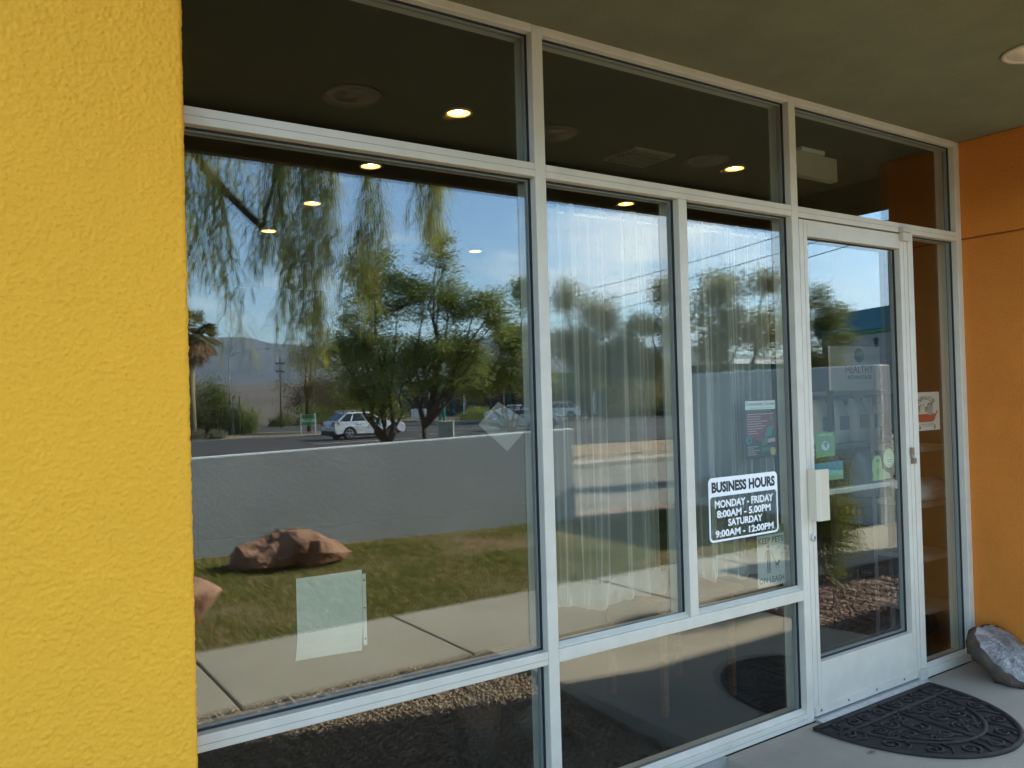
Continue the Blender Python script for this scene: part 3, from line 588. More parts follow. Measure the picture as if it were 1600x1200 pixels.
jx = [-2.8,-1.48,-.17,1.14,2.46,4.22,5.54,6.86,8.15,9.5]; wk = MB()
for a, b in zip(jx[:-1], jx[1:]): wk.box(a+.007, b-.007, -2.75, -1.704, -.14, 0)
structure(wk.build("sidewalk", M_WALK, bevel=.008))
structure(MB().box(-2.8, 9.5, -2.745, -1.71, -.15, -.025).build("sidewalk_joint", pm("joint_dirt",(.10,.08,.06),None,rough=1)))
def pebbles(name, region, n, rmin, rmax, z, mat, flat_=.6, seed=1, jit=.01, slope=0):
    r = np.random.default_rng(seed); P = []
    base = np.array([(1,0,0),(-1,0,0),(0,1,0),(0,-1,0),(0,0,1),(0,0,-1)], float); tri = np.array([(0,2,4),(2,1,4),(1,3,4),(3,0,4),(2,0,5),(1,2,5),(3,1,5),(0,3,5)])
    x0, x1, y0, y1 = region; c = np.stack([r.uniform(x0,x1,n), r.uniform(y0,y1,n), z+r.uniform(-jit,jit,n)], 1)
    if slope: c[:,2] += slope*np.clip((-c[:,1]-.5)/1.15, 0, 1)
    s = rmin+(rmax-rmin)*r.random(n)**2
    B = base[None]*(1+.45*(r.random((n,6,1))-.5))*np.array([1,1,1.])[None]*s[:,None,None]
    B[:,:,2] *= flat_; B[:,:,0] *= r.uniform(.7,1.3,(n,1))
    th = r.uniform(0,6.28,n); ct, st = np.cos(th)[:,None], np.sin(th)[:,None]
    x = B[:,:,0]*ct-B[:,:,1]*st; yy = B[:,:,0]*st+B[:,:,1]*ct; tl = r.normal(0,.35,(n,1)); B = np.stack([x, yy, B[:,:,2]+x*tl], -1)
    V = (B+c[:,None]).reshape(-1,3); F = (tri[None]+6*np.arange(n)[:,None,None]).reshape(-1,3)
    o = mesh_obj(name, V, F, mat); o["kind"] = "stuff"; return o
M_GRAV = stonemat("gravel_stone", [(.33,.25,.17),(.42,.34,.25),(.24,.17,.12),(.50,.43,.34),(.30,.20,.13),(.38,.31,.22)])
M_MUL = stonemat("mulch_rock", [(.22,.13,.10),(.33,.24,.18),(.15,.09,.07),(.42,.33,.27),(.26,.15,.12)])
structure(MB().add([(-6,-1.70,-.16),(2.555,-1.70,-.16),(2.555,-.012,-.16),(-6,-.012,-.16),(-6,-1.70,-.019),(2.555,-1.70,-.019),(2.555,-.5,-.075),(-6,-.5,-.075),(2.555,-.012,-.075),(-6,-.012,-.075)],[(4,5,6,7),(7,6,8,9),(0,1,5,4),(3,9,8,2)]).build("gravel_base", pm("gravel_fines",(.20,.15,.10),(.28,.215,.15),40,1)))
pebbles("gravel", (-.9, 2.55, -1.70, -.014), 21000, .007, .017, -.066, M_GRAV, .7, 2, .01, .056)
pebbles("gravel", (-4.5, -.9, -1.70, -.13), 9000, .008, .018, -.066, M_GRAV, .7, 12, .01, .056)
structure(MB().prism([(4.435,-1.697),(9.4,-1.697),(9.4,-.345),(4.52,-.35),(4.435,-.80)], -.16, -.05).build("mulch_base", pm("mulch_fines",(.12,.08,.06),(.17,.11,.085),30,1)))
pebbles("rock_mulch", (4.46, 9.3, -1.69, -.37), 15000, .010, .026, -.040, M_MUL, .6, 4, .014)
M_STONE = pm("garden_stone", (.30,.25,.18), (.22,.18,.13), 8, .9, .6, 60)
def rock(name, label, c, size, mat, seed, group=None, sharp=1.0, rot=0, bev=0):
    r = np.random.default_rng(seed); import bmesh
    bm = bmesh.new(); bmesh.ops.create_icosphere(bm, subdivisions=4, radius=1)
    pl = [(Vector(r.normal(size=3)).normalized(), r.uniform(.55,.9)) for _ in range(15)]
    for v in bm.verts:
        p = v.co.copy(); k = min([1.0]+[d/max(1e-6, p.dot(n)) for n, d in pl if p.dot(n) > 0])
        p = p*(k*sharp+1*(1-sharp)); q = p*1.0
        w = .055*(vnoise(np.array(q.x*3+q.z*2+40), np.array(q.y*3+q.z*1.5+40), seed)-.5)+.03*(vnoise(np.array(q.x*9+q.z*6+40), np.array(q.y*9-q.z*5+40), seed+1)-.5)
        v.co = p*(1+float(w))
    V = np.array([v.co[:] for v in bm.verts]); F = np.array([[v.index for v in f.verts] for f in bm.faces]); bm.free()
    V = V*np.array(size)/2/np.abs(V).max(0); cr, sr = math.cos(rot), math.sin(rot)
    V = np.stack([V[:,0]*cr-V[:,1]*sr, V[:,0]*sr+V[:,1]*cr, V[:,2]], -1); V[:,2] -= V[:,2].min()+.12*size[2]
    o = mesh_obj(name, V+np.array(c), F, mat, smooth=False); tag(o, label, "rock", group); return o
M_BOUL = pm("red_sandstone", (.40,.235,.15), (.20,.095,.055), 5, .9, .9, 40, .02)
# boulder: profile-controlled long ridge
def boulder():
    # two wedge masses: low shelf with an overhang at the left, a steep lit wedge with a sharp ridge at the right
    cx, cy_ = 2.56, -5.14
    secs = [(-.50,.02,.10,.10),(-.44,.03,.20,.20),(-.30,.03,.235,.30),(-.12,.02,.285,.34),(-.02,.03,.325,.36),(.03,.00,.330,.37),(.08,.0,.335,.36),(.22,.0,.285,.34),(.36,.02,.225,.27),(.46,.05,.165,.18),(.50,.07,.11,.09)]
    V = []; n = 14; r = np.random.default_rng(12)
    for k, (x, zb, zt_, hw) in enumerate(secs):
        for i in range(n):
            a = 2*math.pi*i/n; c, s_ = math.cos(a), math.sin(a); yy = hw*math.copysign(abs(c)**.7, c); zz = zb+(zt_-zb)*(.5+.5*math.copysign(abs(s_)**.75, s_))
            if x < .0 and s_ > .1: zz -= .075*max(0, c)*(1 if -.40 < x < -.05 else .3)      # sunken face on the side towards the walk
            if x > .05 and c > .2: yy += .05*(1-abs(s_))
            V.append((cx+x+.06*c*(x > 0)+r.normal(0,.012), cy_+yy+r.normal(0,.014), -.05+max(-.03, zz+r.normal(0,.010))))
    F = [(k*n+i, k*n+(i+1)%n, (k+1)*n+(i+1)%n, (k+1)*n+i) for k in range(len(secs)-1) for i in range(n)] + [tuple(range(n-1,-1,-1)), tuple(range((len(secs)-1)*n, len(secs)*n))]
    o = mesh_obj("boulder", np.array(V), F, M_BOUL)
    sb = o.modifiers.new("sub", 'SUBSURF'); sb.subdivision_type = 'SIMPLE'; sb.levels = sb.render_levels = 3
    for nm, ty, sc_i, stg in (("rock_facets", 'VORONOI', .16, .05), ("rock_grain", 'CLOUDS', .035, .012)):
        tx = bpy.data.textures.new(nm, ty); tx.noise_scale = sc_i
        dm = o.modifiers.new(nm, 'DISPLACE'); dm.texture = tx; dm.strength = stg; dm.texture_coords = 'LOCAL'; dm.mid_level = .45
    tag(o, "long red sandstone boulder lying on the lawn near the grey wall", "rock")
boulder()
rock("boulder", "rounded red boulder at the lawn's edge, partly hidden by the yellow wall", (1.18, -3.50, -.03), (.66, .55, .46), M_BOUL, 5, None, .95, .4)
rock("garden_stone", "pale rounded stone in the gravel below the low window", (2.18, -.62, -.07), (.26, .22, .15), M_STONE, 8, None, .6)
# garden walls
gw = MB(); p0 = Vector((-4.0, -6.88)); p1 = Vector((6.20, -5.48)); dd = (p1-p0).normalized(); nn = Vector((dd.y, -dd.x))
q_ = [tuple(p0), tuple(p1), tuple(p1+nn*.14), tuple(p0+nn*.14)]; hz_ = [.79, 1.062, 1.062, .79]     # the top climbs gently to the right
gw.add([(*a, -.2) for a in q_]+[(*a, h) for a, h in zip(q_, hz_)], [(0,1,2,3),(7,6,5,4),(4,5,1,0),(5,6,2,1),(6,7,3,2),(7,4,0,3)])
tag(gw.build("garden_wall", M_GREYW, bevel=.015), "long low grey stucco wall behind the lawn and boulder", "wall")
gw = MB().box(8.18, 8.38, -5.45, -2.74, -.2, 1.70)
tag(gw.build("garden_wall", M_GREYW, bevel=.015), "taller grey stucco wall at the end of the lawn, running away from the building", "wall")
# lawn
M_SOIL = pm("lawn_soil", (.20,.125,.06), (.13,.115,.04), 2.5, 1, .8, 30, .02)
def lawn_y(x): 
    return p0.y+(x-p0.x)*(p1.y-p0.y)/(p1.x-p0.x)
structure(MB().prism([(-4.5,-2.76),(-4.5,-7.1),(6.1,-5.55),(8.17,-5.3),(8.17,-2.76)], -.16, -.035).build("lawn_soil", M_SOIL))
def lawn():
    r = np.random.default_rng(21); n = 190000
    x = r.uniform(-2.5, 8.1, n); y = r.uniform(-6.4, -2.77, n); ok = (y > lawn_y(np.minimum(x,6.2))+.01); x, y = x[ok], y[ok]
    d = vnoise(x*1.1+30, y*1.3+60, 41)*.6+vnoise(x*4+30, y*4+60, 42)*.4; nearw = np.clip((y-lawn_y(np.minimum(x,6.2)))/.45, 0, 1); ok = r.random(len(x)) < (-.15+1.75*d)*np.where(x > 2.9, .15+.85*nearw, 1); x, y, d = x[ok], y[ok], d[ok]; n = len(x)
    h = (.016+.030*r.random(n))*(.5+.9*d); th = r.uniform(0,6.28,n); w = .0018+.0018*r.random(n); le = r.normal(0,.5,(n,2))*h[:,None]
    dx, dy = np.cos(th)*w, np.sin(th)*w; z0 = -.036
    V = np.stack([np.stack([x-dx,y-dy,np.full(n,z0)],-1), np.stack([x+dx,y+dy,np.full(n,z0)],-1), np.stack([x+dx*.6+le[:,0]*.4,y+dy*.6+le[:,1]*.4,z0+h*.6],-1), np.stack([x+le[:,0],y+le[:,1],z0+h],-1)], 1).reshape(-1,3)
    F = np.arange(4*n).reshape(n,4)
    o = mesh_obj("lawn_grass", V, F, leafmat("grass_blade", [(.32,.24,.08),(.17,.22,.04),(.24,.27,.055),(.36,.28,.10),(.12,.17,.03),(.28,.28,.07)], .3)); o["kind"] = "stuff"
lawn()
# ------------------------------------------------------------------ roads, kerbs, concrete
def sheet(name, poly, dz, mat, sub=14):
    import bmesh
    bm = bmesh.new(); vs = [bm.verts.new((x,y,0)) for x, y in poly]; bm.faces.new(vs)
    for yy in np.linspace(-29,-6.5,24): bmesh.ops.bisect_plane(bm, geom=bm.verts[:]+bm.edges[:]+bm.faces[:], plane_co=(0,yy,0), plane_no=(0,1,0))
    V = np.array([v.co[:] for v in bm.verts]); bm.verts.index_update(); F = [[v.index for v in f.verts] for f in bm.faces]; bm.free()
    V[:,2] = tz(V[:,1])+dz; return structure(mesh_obj(name, V, F, mat))
M_ASPH = pm("asphalt", (.050,.049,.047), (.036,.036,.035), .6, .9, .5, 40, .01)
M_KERB = pm("kerb_concrete", (.40,.36,.30), (.33,.30,.25), 2, .9)
M_LINE = pm("road_paint", (.62,.60,.55), (.45,.44,.40), 3, .8)
sheet("road", [(-60,-30),(-60,-66),(14,-64),(19,-66),(25,-84),(36,-84),(38.5,-65),(43,-57.5),(51.5,-50.5),(64,-44),(90,-40),(90,-14),(44,-21),(30,-27)], .03, M_ASPH)
sheet("driveway", [(6.35,-5.9),(6.35,-11.6),(30,-11.6),(30,-5.9)], .05, pm("drive_concrete", (.24,.225,.19), (.19,.18,.15), .9, .9))
sheet("dirt_verge", [(5.0,-12.3),(5.0,-29.6),(29,-26.6),(44,-20.6),(44,-12.3)], .02, pm("tan_gravel",(.33,.24,.15),(.27,.19,.115),.8,.95,.5,12,.03))
MB2 = MB(); MB2.prism([(6.3,-11.62),(30,-11.62),(30,-12.2),(6.3,-12.2)], -.3, -.02); structure(MB2.build("kerb", M_KERB, bevel=.02))
pebbles("gravel", (6.3, 8.1, -6.2, -5.4), 5000, .014, .035, -.09, stonemat("pink_gravel",[(.42,.28,.22),(.5,.36,.29),(.34,.22,.17)]), .7, 6)
isl = [(-60,-53),(11,-51.2),(19,-50.0),(23.2,-48.9),(24.4,-50.0),(23.5,-55),(20,-58.6),(12,-60.5),(-60,-62)]
structure(MB().prism(isl, -1.1, -.72).build("kerb", M_KERB)); c_ = np.mean(np.array(isl[1:8]), 0)
structure(MB().prism([(-60,-53.4),(10.8,-51.6),(19,-50.4),(23.1,-49.3),(23.9,-50.2),(23.1,-54.8),(19.8,-58.2),(11.8,-60.1),(-60,-61.6)], -1.0, -.712).build("dirt_island", M_ISL))
fk = [(25.5,-84),(36.2,-84),(38.7,-65.2),(43.2,-57.7),(51.7,-50.7),(64.2,-44.2),(90,-40.2)]; k_ = MB()
for a, b in zip(fk[1:-1], fk[2:]):
    v = Vector(b)-Vector(a); k_.obox(((a[0]+b[0])/2,(a[1]+b[1])/2), v, v.length+.1, .45, -1.0, -.68)
structure(k_.build("kerb", M_KERB))
ln = MB()
for a, b in (((24.5,-44.6),(27.5,-44.6)),((31,-44.4),(34,-44.2)),((37.5,-43.8),(40.5,-43.4)),((30,-57),(33,-55)),((36,-53),(39.5,-50.5)),((27,-52),(34,-48)),((16,-40.5),(22,-40.5)),((26,-39.5),(32,-38.6)),((36,-38),(42,-36.8))):
    v = Vector(b)-Vector(a); ln.obox(((a[0]+b[0])/2,(a[1]+b[1])/2), v, v.length, .16, -.818, -.812)
structure(ln.build("lane_marking", M_LINE))
# ------------------------------------------------------------------ mountains
def mountains():
    naz, nr = 360, 26; az = np.radians(np.linspace(-20, 110, naz)); V = []
    prof_a = np.radians([-20,0,8,14.8,16,18.3,21,25,29,31.9,34.1,37,40,42.8,44.7,48.7,52.1,60,75,110]); prof_e = [3.6,4.4,4.7,4.35,4.45,4.1,3.5,3.1,3.4,3.95,4.65,4.2,3.3,3.0,3.2,2.5,2.1,2.6,2.2,1.5]
    e = np.tan(np.radians(np.interp(az, prof_a, prof_e)))
    for k in range(nr):
        t = k/(nr-1); D = 2600+2600*t
        n = vnoise(np.degrees(az)*1.1+60, np.full(naz, t*9+3), 51)*.6+vnoise(np.degrees(az)*3.1+60, np.full(naz, t*21+3), 52)*.3+vnoise(np.degrees(az)*8+60, np.full(naz, t*40+3), 53)*.14
        ridge = vnoise(np.degrees(az)*.5+10, np.full(naz, 2.), 54)*.10+vnoise(np.degrees(az)*2.3+10, np.full(naz, 5.), 55)*.025
        hgt = 58+(e*5200*(1+ridge-.08)-58)*(t**1.35)*(1+.55*(n-.5)*(1-t)*(t > .02))
        V.append(np.stack([D*np.sin(az), -D*np.cos(az), hgt*(1 if t > 0 else .5)], -1))
    V = np.array(V).reshape(-1,3); i = (np.arange(naz-1)[None,:]+naz*np.arange(nr-1)[:,None]).ravel()
    structure(mesh_obj("mountains", V, np.stack([i,i+1,i+1+naz,i+naz],1), pm("mountain_rock",(.07,.064,.06),(.042,.04,.038),.004,1), smooth=True, loc=(0,0,0)))
mountains()
# ------------------------------------------------------------------ plants
def leaves_geo(C, D, L, Wd, r, segs=1):
    """one quad per leaf: centre C, direction D (unit), length L, width Wd"""
    n = len(C); sd = np.cross(D, r.normal(size=(n,3))); sd /= np.linalg.norm(sd,axis=1,keepdims=True)+1e-9
    a = D*(L/2)[:,None]; b = sd*(Wd/2)[:,None]
    V = np.stack([C-a, C+b, C+a, C-b], 1).reshape(-1,3); return V, np.arange(4*n).reshape(n,4)
def unit(a): return a/(np.linalg.norm(a,axis=1,keepdims=True)+1e-9)
M_BARK = pm("dark_bark", (.085,.06,.042), (.05,.036,.026), 9, .95, .9, 40, .012, stretch=(1,1,.3))
M_BARKL = pm("pale_bark", (.24,.20,.12), (.17,.15,.07), 9, .9, .6, 40, .006)
def bez(a, b, sag, n=7, r=None):
    a, b = Vector(a), Vector(b); P = []
    for i in range(n):
        t = i/(n-1); p = a.lerp(b, t)+Vector((0,0,sag*4*t*(1-t)))
        if r and 0 < i < n-1: p += Vector((r.uniform(-1,1),r.uniform(-1,1),r.uniform(-.5,.5)))*(b-a).length*.05
        P.append(p)
    return P
def tree(label, base, blobs, seed, mat, trunk_r=.12, fork=.35, clumps=150, per=120, leaf=(.075,.022), group=None, name="shade_tree", spread=.22, trunks=1, bark=None, stretch=1.0):
    r = np.random.default_rng(seed); pr_ = random.Random(seed); base = np.array(base, float)
    root = thing(name, label, "tree", tuple(base), group)
    bl_ = np.array(blobs, float); vol = bl_[:,3]*bl_[:,4]*bl_[:,5]; k = r.choice(len(bl_), clumps, p=vol**.7/(vol**.7).sum())
    q = unit(r.normal(size=(clumps,3)))*(r.random((clumps,1))**.45); q = q*np.where(r.random((clumps,1)) < .16, r.uniform(1.05,1.45,(clumps,1)), 1.0); C = base+bl_[k,:3]+q*bl_[k,3:6]
    tk = MB(); bc = base+bl_[:,:3]
    for ti in range(trunks):
        lean = Vector((pr_.uniform(-.25,.25), pr_.uniform(-.2,.2), 0)) if trunks > 1 else Vector((0,0,0))
        b0 = Vector(base)+Vector((pr_.uniform(-.15,.15), pr_.uniform(-.15,.15), -.15)) if trunks > 1 else Vector(base)-Vector((0,0,.15))
        top = Vector(base)+lean*2+Vector((0,0,fork*float(bl_[:,2].max()))); P = bez(b0, top, 0, 6, pr_)
        tk.tube(P, [trunk_r*(1.15-.5*i/5) for i in range(6)], 9)
        for j in range(len(bl_)):
            if trunks > 1 and j % trunks != ti: continue
            e = Vector(bc[j])+Vector((0,0,.5*bl_[j,5])); P = bez(top, e, -.05*(e-top).length, 7, pr_); tk.tube(P, [trunk_r*(.62-.52*i/6) for i in range(7)], 6)
    for i in range(clumps):
        a = Vector(bc[k[i]])+Vector((0,0,-.2*bl_[k[i],5])); tk.tube(bez(a, C[i], -.06, 4, pr_), [trunk_r*.13, trunk_r*.09, trunk_r*.06, .004], 3)
    tk.build("trunk", bark or M_BARK, root, smooth=True)
    n = clumps*per; cc = np.repeat(C, per, 0)+r.normal(0,1,(n,3))*spread*np.array([1,1,.72]); Dn = unit(r.normal(size=(n,3))*np.array([1,1,.6*stretch])+np.array([0,0,-.25]))
    V, F = leaves_geo(cc, Dn, leaf[0]*r.uniform(.6,1.3,n), leaf[1]*r.uniform(.6,1.3,n), r)
    mesh_obj("crown", V, F, mat, root); return root
ML1 = leafmat("olive_leaf", [(0.196,0.252,0.061),(0.287,0.332,0.085),(0.135,0.194,0.053),(0.376,0.385,0.119),(0.226,0.261,0.068)])
ML2 = leafmat("grey_green_leaf", [(0.245,0.245,0.104),(0.346,0.317,0.144),(0.173,0.184,0.082),(0.432,0.360,0.173)])
ML3 = leafmat("yellow_green_leaf", [(0.400,0.416,0.094),(0.285,0.316,0.066),(0.533,0.482,0.134),(0.234,0.267,0.060)])
ML4 = leafmat("deep_green_leaf", [(0.115,0.151,0.041),(0.180,0.208,0.060),(0.083,0.115,0.032),(0.248,0.235,0.083)])
tree("bushy tree with forked dark trunk directly behind the silver car's front half", (8.68,-15.88,-.5), [(-.14,-.02,5.11,.74,.74,.49),(.29,.26,4.33,.95,.95,.69),(-.55,-.32,3.59,.74,.74,.58),(-.04,0,2.96,1.08,1.08,.69),(.46,.33,2.48,.74,.74,.46),(-.75,-.48,2.98,.55,.55,.5),(-1.06,-.68,3.22,.36,.36,.35),(-.06,-.03,1.88,.62,.62,.4),(-.57,-.36,2.21,.6,.6,.42),(-.4,-.21,4.7,.4,.4,.36)], 101, ML1, .085, .16, 300, 115, (.085,.026), group="trees behind the garden wall", spread=.145)
tree("taller feathery tree right of the silver car, its crown open at the top", (9.42,-15.38,-.5), [(.4,.35,5.46,.34,.34,.4),(.57,.44,4.3,.66,.66,.58),(1.15,.83,4.12,.56,.56,.5),(.37,.29,3.23,.88,.88,.58),(.94,.67,3.13,.66,.66,.42),(-.02,.02,2.93,.45,.45,.36),(.38,.34,5.77,.26,.26,.34),(.45,.36,5.15,.4,.4,.36),(-.1,.0,4.6,.42,.42,.36),(1.4,1.0,4.27,.36,.36,.36),(1.46,1.03,3.65,.4,.4,.3),(.36,.26,2.46,.5,.5,.3),(.87,.61,2.44,.45,.45,.28)], 102, ML1, .085, .22, 310, 105, (.08,.024), group="trees behind the garden wall", spread=.13)
tree("thin tree seen beside the left mullion, behind the grey card", (13.39,-17.54,-.6), [(.33,.3,4.9,.28,.28,.7),(.04,.08,3.52,.6,.6,.7),(-.43,-.25,2.71,.85,.85,.42),(.48,.36,2.4,.5,.5,.6),(-.9,-.6,2.5,.7,.7,.5),(-1.2,-.8,3.3,.5,.5,.4)], 103, ML1, .06, .2, 260, 120, (.10,.03), group="trees behind the garden wall", spread=.17)
tree("sparse upright tree seen through the left sheer curtain, with three leading shoots", (48.00,-57.94,-0.85), [(-0.80,-0.32,10.96,1.28,1.28,1.89),(1.15,0.96,9.71,1.28,1.28,2.08),(2.34,1.76,8.78,1.18,1.18,1.76),(-0.13,0.06,6.80,2.56,2.56,1.92),(1.79,1.34,4.97,2.24,2.24,1.44)], 104, ML2, .16, .3, 330, 110, (.24,.07), group="trees behind the garden wall", spread=.55)
tree("low sparse tree seen through the right part of the left sheer curtain", (53.07,-54.40,-0.85), [(-0.35,-0.06,8.42,1.48,1.48,1.06),(-1.59,-0.94,6.39,1.77,1.77,1.33),(1.74,1.42,11.29,1.18,1.18,1.48),(2.09,1.59,7.75,1.00,1.00,2.21),(0.09,0.18,4.86,2.21,2.21,1.18)], 105, ML2, .16, .3, 330, 110, (.24,.07), group="trees behind the garden wall", spread=.55)
tree("open crowned tree seen through the right sheer curtain, above the community poster", (17.18,-12.57,-.6), [(-.22,-.08,4.77,.6,.6,.48),(-.65,-.38,4.11,.48,.48,.42),(.77,.59,4.83,.38,.38,.44),(.05,.09,3.75,.8,.8,.5),(.75,.55,3.56,.55,.55,.72),(-.52,-.31,3.17,.55,.55,.4)], 106, ML2, .1, .34, 190, 120, (.095,.03), group="trees behind the garden wall", spread=.19)
tree("dense dark tree reflected in the door glass, left of the blue building", (12.91,-7.0,-.3), [(.04,.08,3.45,.24,.24,.28),(.18,.16,2.99,.42,.42,.36),(.44,.33,2.52,.26,.26,.26),(-.02,.01,2.3,.48,.48,.36),(.36,.26,2.06,.34,.34,.22),(-.21,-.1,2.77,.3,.3,.4),(.0,.05,1.75,.5,.5,.3)], 107, ML4, .07, .25, 190, 110, (.045,.020), group="trees behind the garden wall", spread=.10)
# shoestring acacia hanging in front of the canopy
def hanging_tree():
    r = np.random.default_rng(61); pr_ = random.Random(61)
    root = thing("weeping_tree", "weeping tree with long thin hanging leaves, upper left of the wide window", "tree", (.30,-6.1,-.05))
    tk = MB()
    tk.tube([(.30,-6.1,-.2),(.33,-6.05,.8),(.26,-5.98,1.8),(.42,-5.85,2.8),(.70,-5.62,3.7)], [.16,.14,.125,.11,.09], 10)
    tk.tube([(.70,-5.62,3.7),(1.15,-5.35,4.05),(1.69,-5.05,3.78),(1.86,-4.78,3.38),(2.04,-4.52,3.08),(2.16,-4.44,2.93)], [.09,.07,.045,.038,.034,.028], 8)
    tk.tube([(1.15,-5.35,4.05),(1.8,-4.8,4.25),(2.30,-4.36,3.75),(2.25,-4.37,3.30),(2.17,-4.43,2.95)], [.05,.04,.022,.017,.013], 7)
    tk.tube([(1.8,-4.8,4.25),(2.5,-4.3,4.35),(3.1,-3.85,4.1),(3.4,-3.62,3.7)], [.04,.03,.02,.012], 6)
    tk.tube([(.70,-5.62,3.7),(.55,-5.2,4.4),(.9,-4.9,4.8)], [.08,.06,.04], 7)
    tk.build("trunk", M_BARK, root, smooth=True)
    V = []; F = []; SV = MB()
    def strand(x, y, z0, z1, dens, leafl, side=.10):
        n = max(6, int((z0-z1)/.06)); P = []; px, py = x, y; vx, vy = r.normal(0,.05), r.normal(0,.05)
        for i in range(n+1):
            t = i/n; P.append((px, py, z0+(z1-z0)*t)); px += vx*.06; py += vy*.06; vx += r.normal(0,.05); vy += r.normal(0,.05)
        SV.tube(P, [.0045-.003*i/n for i in range(n+1)], 3)
        P = np.array(P); m = int(dens*(z0-z1)*30)
        tt = r.random(m)*n; k = np.minimum(tt.astype(int), n-1); f = (tt-k)[:,None]; B = P[k]*(1-f)+P[k+1]*f
        a = r.uniform(0,6.28,m); out = np.stack([np.cos(a), np.sin(a)], 1); L = leafl*r.uniform(.6,1.25,m); w = .0028+.0018*r.random(m)
        sp = side*r.uniform(.3,1.5,m)
        # four points along each drooping leaf
        S = []
        for t in (0, .33, .68, 1):
            h = out*(sp*(1-(1-t)**2))[:,None]; S.append(np.concatenate([B[:,:2]+h, (B[:,2]-L*(t**1.25)*np.clip(1.1-sp*1.5,.5,1)+.02*np.sin(t*3)*(sp/side))[:,None]], 1))
        sd = np.stack([-out[:,1], out[:,0], np.zeros(m)], 1); rr = r.uniform(-1,1,(m,1)); sd = sd*np.sqrt(1-rr**2*.8)+np.concatenate([out,np.zeros((m,1))],1)*rr*.8
        o = sum(len(v) for v in V); pts = []
        for s_, wt in zip(S, (.6,1,.9,.15)): pts += [s_-sd*(w*wt)[:,None], s_+sd*(w*wt)[:,None]]
        A = np.stack(pts, 1).reshape(-1,3); V.append(A); b = o+8*np.arange(m)[:,None]
        F.append(np.concatenate([b+np.array([[0,1,3,2]]), b+np.array([[2,3,5,4]]), b+np.array([[4,5,7,6]])], 0))
    specs = [((1.62,-4.80),(3.85,2.35),13,.15), ((1.80,-4.68),(3.8,2.45),9,.11), ((1.85,-4.66),(3.6,1.80),3,.03), ((1.96,-4.58),(3.75,2.85),8,.10), ((2.10,-4.49),(3.7,2.62),9,.10),
             ((2.31,-4.34),(3.8,2.40),13,.12), ((2.45,-4.25),(3.8,2.25),9,.09), ((2.39,-4.29),(3.0,1.72),5,.06), ((2.52,-4.20),(3.8,2.10),8,.08), ((2.49,-4.23),(2.9,1.60),10,.07), ((2.55,-4.19),(2.5,1.66),8,.08),
             ((2.63,-4.12),(3.8,2.5),9,.07), ((2.90,-3.94),(3.8,2.42),7,.06), ((2.86,-3.97),(3.1,1.95),9,.08), ((2.97,-3.90),(3.7,2.70),3,.04), ((3.30,-3.68),(3.7,2.66),8,.07), ((3.37,-3.62),(3.7,2.70),8,.07),
             ((1.45,-5.0),(4.0,2.6),9,.15), ((1.2,-5.2),(4.1,2.5),6,.16)]
    for (x, y), (a, b), n, sp in specs:
        for _ in range(n):
            top = a-abs(r.normal(0,.22)); bot = b+abs(r.normal(0,.30))*(1 if n > 4 else .4)
            if top-bot < .3: continue
            strand(x+r.normal(0,sp*.7), y+r.normal(0,sp*.7), top, bot, 1.7, .19)
    SV.build("twigs", M_BARKL, root)
    mesh_obj("foliage", np.concatenate(V), np.concatenate(F), ML3, root)
hanging_tree()
# young shrub in the rock mulch
def shrub():
    r = np.random.default_rng(71); root = thing("young_shrub", "young feathery shrub with a leaning bare stem in the rock mulch by the door", "shrub", (5.24,-1.22,-.04))
    tk = MB(); tk.tube([(5.25,-1.22,-.08),(5.20,-1.22,.06),(5.10,-1.23,.13),(4.99,-1.23,.27),(4.96,-1.22,.42),(5.0,-1.2,.62),(5.03,-1.18,.85)], [.021,.019,.017,.016,.013,.010,.005], 8)
    tips = []
    for i in range(34):
        h = r.uniform(.38,.92); a = r.uniform(0,6.28); L = r.uniform(.10,.30); b = np.array([4.97+.06*(h-.3),-1.21,h]); e = b+np.array([math.cos(a)*L, math.sin(a)*L, r.uniform(-.18,.10)]); tk.tube([b, (b+e)/2+np.array([0,0,.03]), e], [.004,.003,.0015], 4); tips.append((b,e))
    tk.build("trunk", M_BARKL, root, smooth=True)
    C = []; D = []
    for b, e in tips:
        m = 480; t = r.random((m,1))**.7; c = b*(1-t)+e*t+r.normal(0,1,(m,3))*np.array([.038,.038,.045]); c[:,2] -= .12*r.random(m)**2*t[:,0]; C.append(c); D.append(unit((e-b)[None]/.2+r.normal(0,.8,(m,3))+np.array([0,0,-.9])))
    C = np.concatenate(C); D = np.concatenate(D); V, F = leaves_geo(C, D, r.uniform(.020,.046,len(C)), r.uniform(.005,.010,len(C)), r)
    mesh_obj("foliage", V, F, leafmat("shrub_leaf", [(.16,.19,.03),(.23,.23,.05),(.11,.145,.025),(.28,.22,.06)]), root)
shrub()
def bush(label, c, size, seed, mat, n=9000, leaf=(.12,.05), group="bushes by the road"):
    r = np.random.default_rng(seed); c = np.array(c, float); s = np.array(size)/2; root = thing("bush", label, "bush", tuple(c), group)
    k = 60; q = unit(r.normal(size=(k,3))); q[:,2] = np.abs(q[:,2]); ctr = c+q*s*np.array([1,1,1.6])*(r.random((k,1))**.4)*.86
    cc = ctr[r.integers(0,k,n)]+r.normal(0,1,(n,3))*s*.17; cc[:,2] = np.maximum(cc[:,2], c[2]+.02)
    V, F = leaves_geo(cc, unit(r.normal(size=(n,3))), leaf[0]*r.uniform(.6,1.3,n), leaf[1]*r.uniform(.6,1.3,n), r)
    mesh_obj("foliage", V, F, mat, root)
    tk = MB()
    for i in range(12): tk.tube(bez(c-np.array([0,0,.1]), ctr[i], 0, 4), [.03,.022,.015,.006], 4)
    tk.build("stems", M_BARK, root)
